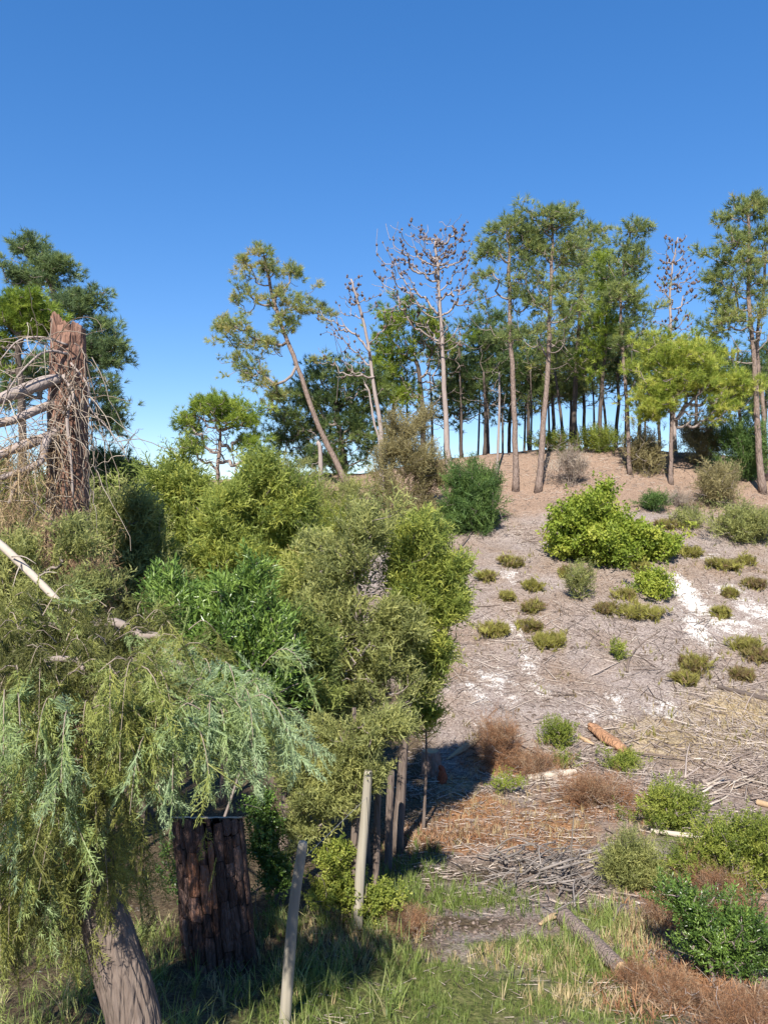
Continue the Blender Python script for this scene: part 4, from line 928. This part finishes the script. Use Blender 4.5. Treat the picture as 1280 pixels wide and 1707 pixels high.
# ------------------------------------------------------------------ tall stump with bark plates
def stump():
    rng = np.random.default_rng(17)
    Y = 7.1; b = base_at(368, Y); b[2] = P(0, 1560, Y)[2] - .03
    gz = float(ground(b[0], b[1])); b[2] = gz
    top = P(344, 1343, Y); H = top[2] - gz
    t = thing('tree_stump', 'tall sawn pine stump with dark plated bark showing red patches', 'tree stump', b)
    ax = lambda h: np.array([b[0] + (top[0] - b[0]) * h / H, Y, gz + h])
    rad = lambda h: np.interp(h, [-.2, .15, H], [.36, .33, .315])
    hh = np.linspace(-.2, H - .27, 16)
    V, Fc = tube([ax(h) for h in hh], [rad(h) * .93 for h in hh], 40, False, lambda th, l: 1 + .04 * (vnoise(th * 3, l * 3, 2) - .5))
    Acc().add(V, Fc).build('core', 'bark_core', t, b, True)
    # the saw cut slopes away to the back
    HT = lambda aa, f=1.: H - .12 * (1 + f * np.sin(aa))
    th = np.linspace(0, 6.283, 41)[:-1]; R = rad(H)
    rings = []
    for (f, dz) in [(1.0, .0), (.985, .012), (.9, .006), (.5, -.004), (.05, -.01)]:
        rings.append(np.stack([ax(H)[0] + np.cos(th) * R * f * (1 + .02 * vnoise(th * 4, 0 * th, 3)), ax(H)[1] + np.sin(th) * R * f, gz + HT(th, f) + dz + .012 * vnoise(th * 5, th * 0, 7)], 1))
    V = np.concatenate(rings); i = (np.arange(4)[:, None] * 40); j = np.arange(40)[None, :]; k = (j + 1) % 40
    Acc().add(V, [np.stack([i + j, i + k, i + 40 + k, i + 40 + j], -1).reshape(-1, 4), np.arange(160, 200)[None, :]]).build('sawn_top', 'wood_post', t, b, False)
    # bark plates, each raised over the dark core: columns of uneven width, each broken at its own heights
    ncol = 22
    edges = (np.arange(ncol) + rng.uniform(-.33, .33, ncol)) / ncol * 6.283
    for c in range(ncol):
        a0 = edges[c]; a1 = edges[(c + 1) % ncol] + (6.283 if c == ncol - 1 else 0)
        h = -.15 + rng.uniform(-.1, .1)
        while True:
            rh = rng.uniform(.09, .46); h0 = h + .002; h1 = h + rh - .002; h += rh
            top_ = float(HT((a0 + a1) / 2)) - .004
            if h0 > top_ - .04: break
            h1 = min(h1, top_)
            am = (a0 + a1) / 2; hm = (h0 + h1) / 2; hw = (a1 - a0) / 2 * rng.uniform(.95, 1.10)
            m = 6; zz_ = np.linspace(0, 1, m); wav = lambda sd: .16 * hw * (2 * vnoise(zz_ * 3.3 + sd, zz_ * 0, 5) - 1)
            sd = rng.uniform(0, 90); drift = rng.normal() * .02
            taper = .48 + .56 * np.sin(np.pi * np.clip(zz_ * .86 + .07, 0, 1)) ** .5
            lft = am - hw * taper + wav(sd) + drift * zz_; rgt = am + hw * taper + wav(sd + 40) + drift * zz_
            lift = rng.uniform(.004, .018)
            lay = []
            for (kx, rr) in ((0, -.014), (.07, lift * .9), (.5, lift), (.93, lift * .85), (1, -.014)):
                for q_ in range(m):
                    e_ = .0 if 0 < q_ < m - 1 else lift * .35
                    aa = lft[q_] + (rgt[q_] - lft[q_]) * kx; z = h0 + (h1 - h0) * zz_[q_]
                    z = min(z + rng.normal() * .004, float(HT(aa)) - .003)
                    r_ = rad(z) * .955 + (rr - e_ if kx not in (0, 1) else rr) + rng.normal() * .0022
                    p_ = ax(z); lay.append([p_[0] + math.cos(aa) * r_, p_[1] + math.sin(aa) * r_, p_[2]])
            ii = np.arange(4)[:, None] * m; jj = np.arange(m - 1)[None, :]
            Fq = np.stack([ii + jj, ii + m + jj, ii + m + jj + 1, ii + jj + 1], -1).reshape(-1, 4)
            aw = (am + math.pi) % (2 * math.pi) - math.pi
            red = rng.random() < (.85 if (H * .45 < hm < H * .8 and -1.95 < aw < -1.25) else .04)
            Acc().add(lay, Fq, rng.uniform(.7, .95) if red else rng.uniform(.15, .5)).build('bark_plate', 'bark_plate', t, b, True)
stump()

# ------------------------------------------------------------------ fence posts and wire
def post(label, top, base_px, Y, r, mat='wood_post', seed=1):
    rng = np.random.default_rng(seed)
    b = base_at(base_px, Y); tp = P(top[0], top[1], Y)
    t = b - np.array([0, 0, .3])
    q = smooth_path([t, b + (tp - b) * .33 + rng.normal(size=3) * .005, b + (tp - b) * .66 + rng.normal(size=3) * .005, tp], 50)
    V, Fc = tube(q, np.interp(np.linspace(0, 1, 50), [0, .5, .93, .985, 1], [r * 1.08, r * 1.0, r * .9, r * .86, r * .74]), 26, True, lambda th, l: 1 + .09 * (fbm(th * 2.4, l * 1.2, seed) - .5) * 2 + .05 * (vnoise(th * 8, l * .9, seed + 3) - .5))
    o = Acc().add(V, Fc, .5).build('fence_post', mat, None, b, True)
    return tag(o, label, 'fence post', 'round wooden posts of the old fence')
post('bleached round wooden fence post leaning out of the long grass', (505, 1404), 470, 5.9, .041, seed=2)
post('mossy grey fence post wrapped by the leafy creeper', (614, 1285), 594, 8.0, .05, seed=5)
post('dark fence post tucked close behind the mossy post', (631, 1300), 624, 8.9, .038, 'bark_grey', seed=6)
post('short reddish grey fence post beside the shaded soil', (652, 1285), 646, 10.2, .05, 'bark_grey', seed=7)
def wire():
    pts = [P(497, 1440, 5.86), P(611, 1330, 7.94), P(651, 1290, 10.1)]
    V, Fc = tube(smooth_path(pts, 30), .0022, 4); b = pts[1]
    tag(Acc().add(V, Fc).build('fence_wire', 'wire', None, b, True), 'thin grey fence wire strung between the round posts', 'wire')
wire()

# ------------------------------------------------------------------ logs and cut wood
def log_thing(label, p0, p1, r, mat='bark_pine', cut=True, mid=None, seed=1, lift=.6, name='log', cat='log', amp=.1, group=None, flat=1.):
    a, c = GP(*p0), GP(*p1)
    rr = np.atleast_1d(r)
    a[2] += rr[0] * lift; c[2] += rr[-1] * lift
    pts = [a, c] if mid is None else [a, np.array([*GP(*mid)[:2], 0]), c]
    if mid is not None: pts[1][2] = float(ground(pts[1][0], pts[1][1])) + rr.mean() * (lift + .3)
    else: pts = [a, (a + c) / 2 + np.array([0, 0, 0.]), c]; pts[1][2] = max(pts[1][2], float(ground(pts[1][0], pts[1][1])) + rr.mean() * .5)
    b = (a + c) / 2; b[2] = float(ground(b[0], b[1]))
    t = thing(name, label, cat, b, group)
    V, Fc = log_mesh(pts, rr, 22, amp, seed, 40)
    cz = np.concatenate([np.repeat(smooth_path(pts, 40)[:, 2], 22), [pts[0][2], pts[-1][2]]]); V[:, 2] = cz + (V[:, 2] - cz) * flat
    Acc().add(V, Fc, .5).build('bark', mat, t, b, True)
    if cut:
        q = smooth_path(pts, 30)
        for (e, nx, R) in ((q[0], q[0] - q[1], rr[0]), (q[-1], q[-1] - q[-2], rr[-1])):
            nx = unit(nx); V, Fc = tube([e - nx * .01, e + nx * .006], [R * .93, R * .9], 18); Acc().add(V, Fc, .6).build('cut_end', 'wood_cut', t, b, False)
    return t
log_thing('weathered grey log lying in the grass with a pale cut upper end', (940, 1545), (1035, 1630), [.09, .085, .07], 'bark_log', True, seed=3, amp=.16, lift=1.)
log_thing('short curved bark slab resting at the pale end of the grey log', (900, 1546), (948, 1536), [.02, .045, .02], 'wood_cut', False, mid=(925, 1534), seed=4, amp=.35, flat=.5, lift=1.2)
log_thing('orange-barked split log on the foot of the slope with dark hollow side', (985, 1218), (1050, 1268), [.10, .14, .13, .09], 'bark_orange', False, seed=6, lift=1.0, amp=.45, flat=.75)
log_thing('pale yellow split wood piece lying against the orange-barked log', (965, 1232), (990, 1243), [.05, .07, .02], 'wood_cut', False, seed=7, lift=.9, amp=.45, flat=.5)
log_thing('pale torn wood slab beside the tall rusty heap', (745, 1268), (800, 1232), [.02, .07, .09, .02], 'wood_cut', False, seed=8, lift=.8, amp=.6, flat=.35)
log_thing('pale cracked log half buried behind the low rusty mound', (880, 1302), (960, 1290), [.06, .07, .05], 'stick_pale', False, seed=9, lift=.7, amp=.25)
log_thing('slender white peeled pole lying across the tan ground', (1085, 1390), (1195, 1402), [.035, .035, .025], 'stick_pale', False, seed=10, lift=.9)
log_thing('sawn round log end poking out beside the glossy bush', (1268, 1612), (1300, 1600), [.055, .055], 'bark_pine', True, seed=11, lift=1.)
log_thing('dark charred-looking log lying across the slope', (1195, 1148), (1285, 1172), [.05, .06, .045], 'bark_dark', False, seed=12, lift=.8)
log_thing('orange bark slab at the end of the branch heap on the slope', (1262, 1342), (1290, 1350), [.05, .05], 'wood_cut', False, seed=13, lift=.8)
def small_stump():
    b = GP(722, 1290); rng = np.random.default_rng(8)
    t = thing('cut_stump', 'low sawn stump with tan top beside the hedge end', 'tree stump', b)
    tp = b + np.array([-.05, 0, .42]); V, Fc = tube(smooth_path([b - [0, 0, .2], tp], 14), np.linspace(.21, .17, 14), 24, True, lambda th, l: 1 + .14 * (vnoise(th * 3, l * 5, 3) - .5)); Acc().add(V, Fc, .4).build('bark', 'bark_pine', t, b, True)
    V, Fc = tube([tp, tp + [0, 0, .012]], [.155, .15], 24); Acc().add(V, Fc).build('sawn_top', 'wood_cut', t, b)
    b = GP(736, 1305); a = Acc(); V, Fc = tube(smooth_path([b - [0, 0, .1], b + [.02, 0, .16], b + [-.03, 0, .30]], 10), np.linspace(.10, .03, 10), 18, True, lambda th, l: 1 + .9 * (vnoise(th * 3, l * 11, 5) - .5)); 
    tag(a.add(V, Fc, .95).build('red_stub', 'rotten_wood', None, b, True), 'red rotten wood stub on the soil beside the low sawn stump', 'stump')
small_stump()

# individual sticks
def stick(label, group, p0, p1, r, mat, seed, name='fallen_stick', lift=1., bend=.035, h1=0.):
    rng = np.random.default_rng(seed)
    a, c = GP(*p0), GP(*p1); a[2] += r * lift; c[2] += r * lift + h1
    m = (a + c) / 2 + rng.normal(size=3) * np.linalg.norm(c - a) * bend
    m[2] = max(m[2], float(ground(m[0], m[1])) + r * .6)
    b = (a + c) / 2; b[2] = float(ground(b[0], b[1]))
    V, Fc = tube(smooth_path([a, m, c], 9), np.linspace(r, r * .45, 9), 6, True, lambda th, l: 1 + .25 * (vnoise(th * 1.5, l * 9, seed) - .5))
    return tag(Acc().add(V, Fc, rng.uniform(.1, .7) if r < .024 else .2).build(name, mat, None, b, True), label, 'stick', group)
S1 = ('weathered brown-grey stick lying on the chip-covered slope', 'loose weathered sticks on the slope')
S1P = ('bleached pale stick lying on the chip-covered slope', 'loose pale sticks on the slope')
rs = np.random.default_rng(21)
for (x0, y0, x1, y1, r) in [(1045, 1122, 1060, 1085, .045), (1060, 1085, 1100, 1055, .03), (985, 1128, 1050, 1098, .02), (1060, 1092, 1110, 1095, .018), (760, 920, 795, 880, .035), (870, 905, 925, 880, .03), (770, 1012, 855, 1008, .03), (725, 1102, 760, 1120, .03), (1060, 1258, 1150, 1272, .03),
                            (1142, 1298, 1150, 1240, .022), (1140, 1300, 1188, 1262, .028), (1210, 1290, 1215, 1255, .015), (1240, 1190, 1262, 1150, .02), (1225, 1265, 1255, 1258, .04), (1265, 1300, 1280, 1275, .03), (860, 1240, 945, 1285, .025), (835, 1180, 810, 1200, .02), (905, 1170, 960, 1160, .016), (955, 1140, 985, 1165, .015), (880, 1085, 905, 1110, .012),
                            (925, 1060, 965, 1045, .014), (1020, 1035, 1060, 1030, .014), (1180, 1060, 1190, 1100, .014), (760, 1400, 800, 1425, .018), (1000, 1350, 1050, 1390, .012), (1010, 1385, 1030, 1400, .02), (1150, 1345, 1180, 1380, .015)]:
    stick(*S1, (x0, y0), (x1, y1), r * .85, 'stick', int(rs.integers(1, 9999)))
for k in range(70):
    x0 = rs.uniform(740, 1275); y0 = rs.uniform(900, 1330); a = rs.normal() * .7; L = rs.uniform(14, 55)
    stick(*S1, (x0, y0), (x0 + L * math.cos(a), y0 + L * .55 * math.sin(a)), rs.uniform(.006, .017), 'stick', k + 50) if k % 3 else stick(*S1P, (x0, y0), (x0 + L * math.cos(a), y0 + L * .55 * math.sin(a)), rs.uniform(.006, .017), 'stick_pale', k + 50)
S2 = ('split branch in the stick heap at the foot of the slope', 'split branches heaped near the edge of the slope')
for k in range(30):
    x0 = rs.uniform(1160, 1275); y0 = rs.uniform(1270, 1335); a = rs.choice([.45, -.75, -.5, .3]) + rs.normal() * .2; L = rs.uniform(40, 80)
    stick(*S2, (x0 - L / 2 * math.cos(a), y0 - L / 2 * .6 * math.sin(a)), (x0 + L / 2 * math.cos(a), y0 + L / 2 * .6 * math.sin(a)), rs.uniform(.008, .022), 'stick' if rs.random() < .6 else 'stick_pale', k + 200, lift=rs.uniform(.8, 5), bend=.03)
S3 = ('grey crooked branch in the tangled slash heap above the grass', 'grey branches of the slash heap')
for k in range(130):
    x0 = rs.normal() * 62 + 930; y0 = rs.normal() * 22 + 1462; a = rs.uniform(-1.2, 1.2); L = rs.uniform(30, 90)
    stick(*S3, (x0 - L / 2 * math.cos(a), y0 - L / 2 * .5 * math.sin(a)), (x0 + L / 2 * math.cos(a), y0 + L / 2 * .5 * math.sin(a)), rs.uniform(.004, .013) * (1.5 if k % 7 == 0 else 1), 'stick_grey', k + 400, lift=rs.uniform(.8, 14), bend=.09, h1=rs.uniform(0, .1))
stick('thin upright dead stem standing in the slash heap', None, (952, 1470), (957, 1466), .012, 'stick_grey', 5, h1=.85)

# ------------------------------------------------------------------ uncountable litter, grass and straw
def scatter_litter():
    rng = np.random.default_rng(77); a = Acc()
    def sticks(n, xf, yr, l0, l1, w0, w1):
        Yv = rng.uniform(*yr, n); X = xf(Yv, n)
        kp = rng.random(n) < np.clip((fbm(X / 1.8, Yv / 1.8, 61) - .3) * 2.6, .06, 1); X, Yv = X[kp], Yv[kp]; n = len(X)
        L = np.exp(rng.uniform(np.log(l0), np.log(l1), n)); th = rng.uniform(0, math.pi, n); w = rng.uniform(w0, w1, n)
        dx = np.cos(th) * L / 2; dy = np.sin(th) * L / 2
        z0 = ground(X - dx, Yv - dy) + w * .5 + rng.random(n) * .03; z1 = ground(X + dx, Yv + dy) + w * .5 + rng.random(n) * .03
        A = np.stack([X - dx, Yv - dy, z0], 1); B = np.stack([X + dx, Yv + dy, z1], 1)
        s = np.stack([-np.sin(th), np.cos(th), 0 * th], 1) * w[:, None] / 2; u = np.array([0, 0, 1.]) * w[:, None] * .8
        V = np.stack([A - s, A + s, A + u, B - s * .6, B + s * .6, B + u * .6], 1).reshape(-1, 3)
        k = np.arange(n)[:, None] * 6
        Fc = np.concatenate([k + np.array([[0, 1, 4, 3]]), k + np.array([[1, 2, 5, 4]]), k + np.array([[2, 0, 3, 5]])])
        a.add(V, Fc, np.repeat(rng.random(n), 6))
    wide = lambda Yv, n: rng.uniform(.02, .56, n) * Yv
    sticks(22000, wide, (13.5, 29), .05, .26, .005, .016)
    sticks(1500, wide, (13.5, 22), .3, .9, .008, .022)
    sticks(1500, wide, (13.5, 17), .2, .7, .008, .02)
    sticks(6000, wide, (8.5, 14.5), .05, .3, .005, .016)
    sticks(1500, lambda Yv, n: rng.uniform(-.6, .02, n) * Yv, (24, 36), .1, .5, .01, .03)
    sticks(7000, lambda Yv, n: rng.uniform(.0, .56, n) * Yv, (27, 37), .06, .4, .008, .022)
    sticks(2500, lambda Yv, n: rng.uniform(-.1, .5, n) * Yv, (5.5, 9), .04, .2, .003, .008)
    o = a.build('wood_litter', 'stick')
    tag(o, 'countless broken twigs and wood chips littering the slope', 'litter', None, 'stuff')
scatter_litter()

def soil_clods():
    rng = np.random.default_rng(88); a = Acc()
    oc = np.array([[1, 0, 0], [-1, 0, 0], [0, 1, 0], [0, -1, 0], [0, 0, 1.], [0, 0, -1]]); of = np.array([[0, 2, 4], [2, 1, 4], [1, 3, 4], [3, 0, 4], [2, 0, 5], [1, 2, 5], [3, 1, 5], [0, 3, 5]])
    for (cx, cy, sx, sy, n) in [(760, 1550, 90, 10, 240), (690, 1560, 40, 10, 120), (800, 1500, 80, 24, 160), (850, 1590, 60, 14, 90), (1000, 1250, 160, 60, 160), (720, 1460, 60, 20, 120), (900, 1100, 120, 80, 120)]:
        for k in range(n):
            q = GP(cx + rng.normal() * sx, cy + rng.normal() * sy); r = rng.uniform(.012, .04) * q[1] / 9
            a.add(q + oc * r * rng.uniform(.5, 1.3, (6, 3)) * np.array([1, 1, .7]), of, rng.uniform(0, .3))
    tag(a.build('soil_clods', 'stick'), 'small clods of earth and bark crumbs on the soil bank', 'soil', None, 'stuff')
soil_clods()

def scatter_px(n, cx, cy, sx, sy, rng):
    o = []
    for k in range(n): o.append(GP(cx + rng.normal() * sx, cy + rng.normal() * sy))
    return np.array(o)

def field(rng, n, x0, x1, y0, y1, dens=None):
    X = rng.uniform(x0, x1, n); Yv = rng.uniform(y0, y1, n)
    if dens is not None:
        k = rng.random(n) < dens(X, Yv); X, Yv = X[k], Yv[k]
    return np.stack([X, Yv, ground(X, Yv)], 1)

def grass_all():
    rng = np.random.default_rng(31)
    up = lambda n: rng.normal(size=(n, 3)) * .18 + np.array([0, 0, 1.])
    a = Acc()
    # bright short grass in the hollow
    def dn(X, Yv):
        px = X / Yv * F + CX
        d_ = sstep(380, 520, px) * (1 - sstep(960, 1120, px)) * (1 - sstep(7.0, 8.0, Yv + .8 * (fbm(X / .7, Yv / .7, 3) - .5)))
        return d_ * np.clip((fbm(X / .45, Yv / .45, 40) - .42) * 5, .06, 1)
    p = field(rng, 10500, -1.6, 2.8, 5.3, 8.3, dn)
    t = np.clip(.28 + .5 * (fbm(p[:, 0] / .5, p[:, 1] / .5, 41) - .5) + rng.normal(size=len(p)) * .17, 0, 1)
    bake(a, 'grass', p, up(len(p)), rng.uniform(.15, .42, len(p)), t, rng)
    # long grass by the post and under the cypress
    def dl(X, Yv):
        px = X / Yv * F + CX
        return (1 - sstep(600, 760, px)) * np.clip((fbm(X / .4, Yv / .4, 45) - .3) * 3, .1, 1)
    p = field(rng, 1700, -4, .6, 4.9, 8., dl)
    bake(a, 'long', p, up(len(p)), rng.uniform(.25, .6, len(p)), np.clip(rng.normal(size=len(p)) * .3 + .45, 0, 1), rng)
    # tufts in the shade further back and on the far edge
    for (cx, cy, sx, sy, n, tt) in [(640, 1500, 50, 20, 300, .2), (780, 1505, 60, 12, 220, .3), (1000, 1545, 40, 20, 160, .5), (960, 1600, 60, 20, 200, .5), (690, 1440, 30, 20, 120, .2)]:
        p = scatter_px(n, cx, cy, sx, sy, rng); bake(a, 'grass', p, up(n), rng.uniform(.4, .9, n), np.clip(rng.normal(size=n) * .2 + tt, 0, 1), rng)
    o = a.build('grass', 'grass'); tag(o, 'green and yellowing grass in the hollow by the fence', 'grass', None, 'stuff')
    a = Acc()
    for (cx, cy, sx, sy, n) in [(600, 1585, 60, 14, 120), (860, 1350, 90, 30, 160), (1000, 1400, 100, 26, 160), (1170, 1220, 80, 30, 240), (820, 1330, 40, 26, 70), (1060, 1560, 40, 26, 200), (760, 1395, 60, 14, 60), (400, 1600, 100, 40, 160), (880, 1605, 60, 12, 120), (960, 1670, 50, 20, 90), (560, 1540, 60, 14, 160), (1240, 1200, 40, 40, 160)]:
        p = scatter_px(n, cx, cy, sx, sy, rng); bake(a, 'grass', p, up(n), rng.uniform(.25, .7, n), rng.random(n), rng)
    b2 = Acc()
    for (px, py, rx, ry, k) in cush:
        n = 10; p = scatter_px(n, px, py, rx * 1.3, ry * 1.2 + 4, rng); bake(b2, 'heath', p, up(n), rng.uniform(.35, .8, n), rng.random(n), rng)
    for k in range(70):
        n = 5; p = scatter_px(n, rng.uniform(740, 1280), rng.uniform(860, 1240), 7, 4, rng); bake(b2, 'heath', p, up(n), rng.uniform(.3, .8, n), rng.uniform(.0, .9), rng)
    tag(b2.build('ground_cover', 'heather'), 'sparse tiny heath sprigs sprouting between the wood chips', 'ground cover', None, 'stuff')
    o = a.build('dry_grass', 'straw'); tag(o, 'tan dry grass and straw on the trampled ground', 'dry grass', None, 'stuff')
    a = Acc()
    for (cx, cy, sx, sy, n) in [(760, 1392, 55, 12, 260), (690, 1398, 40, 14, 140), (880, 1270, 70, 26, 120), (1000, 1345, 80, 26, 160), (1120, 1560, 60, 50, 200), (1090, 1650, 50, 30, 140), (1230, 1690, 50, 24, 100)]:
        p = scatter_px(n, cx, cy, sx, sy, rng); bake(a, 'low', p, up(n), rng.uniform(.6, 1.6, n), rng.random(n), rng)
    o = a.build('dead_bracken_litter', 'rust'); tag(o, 'orange dead fern and needle litter covering the trampled ground', 'litter', None, 'stuff')
grass_all()
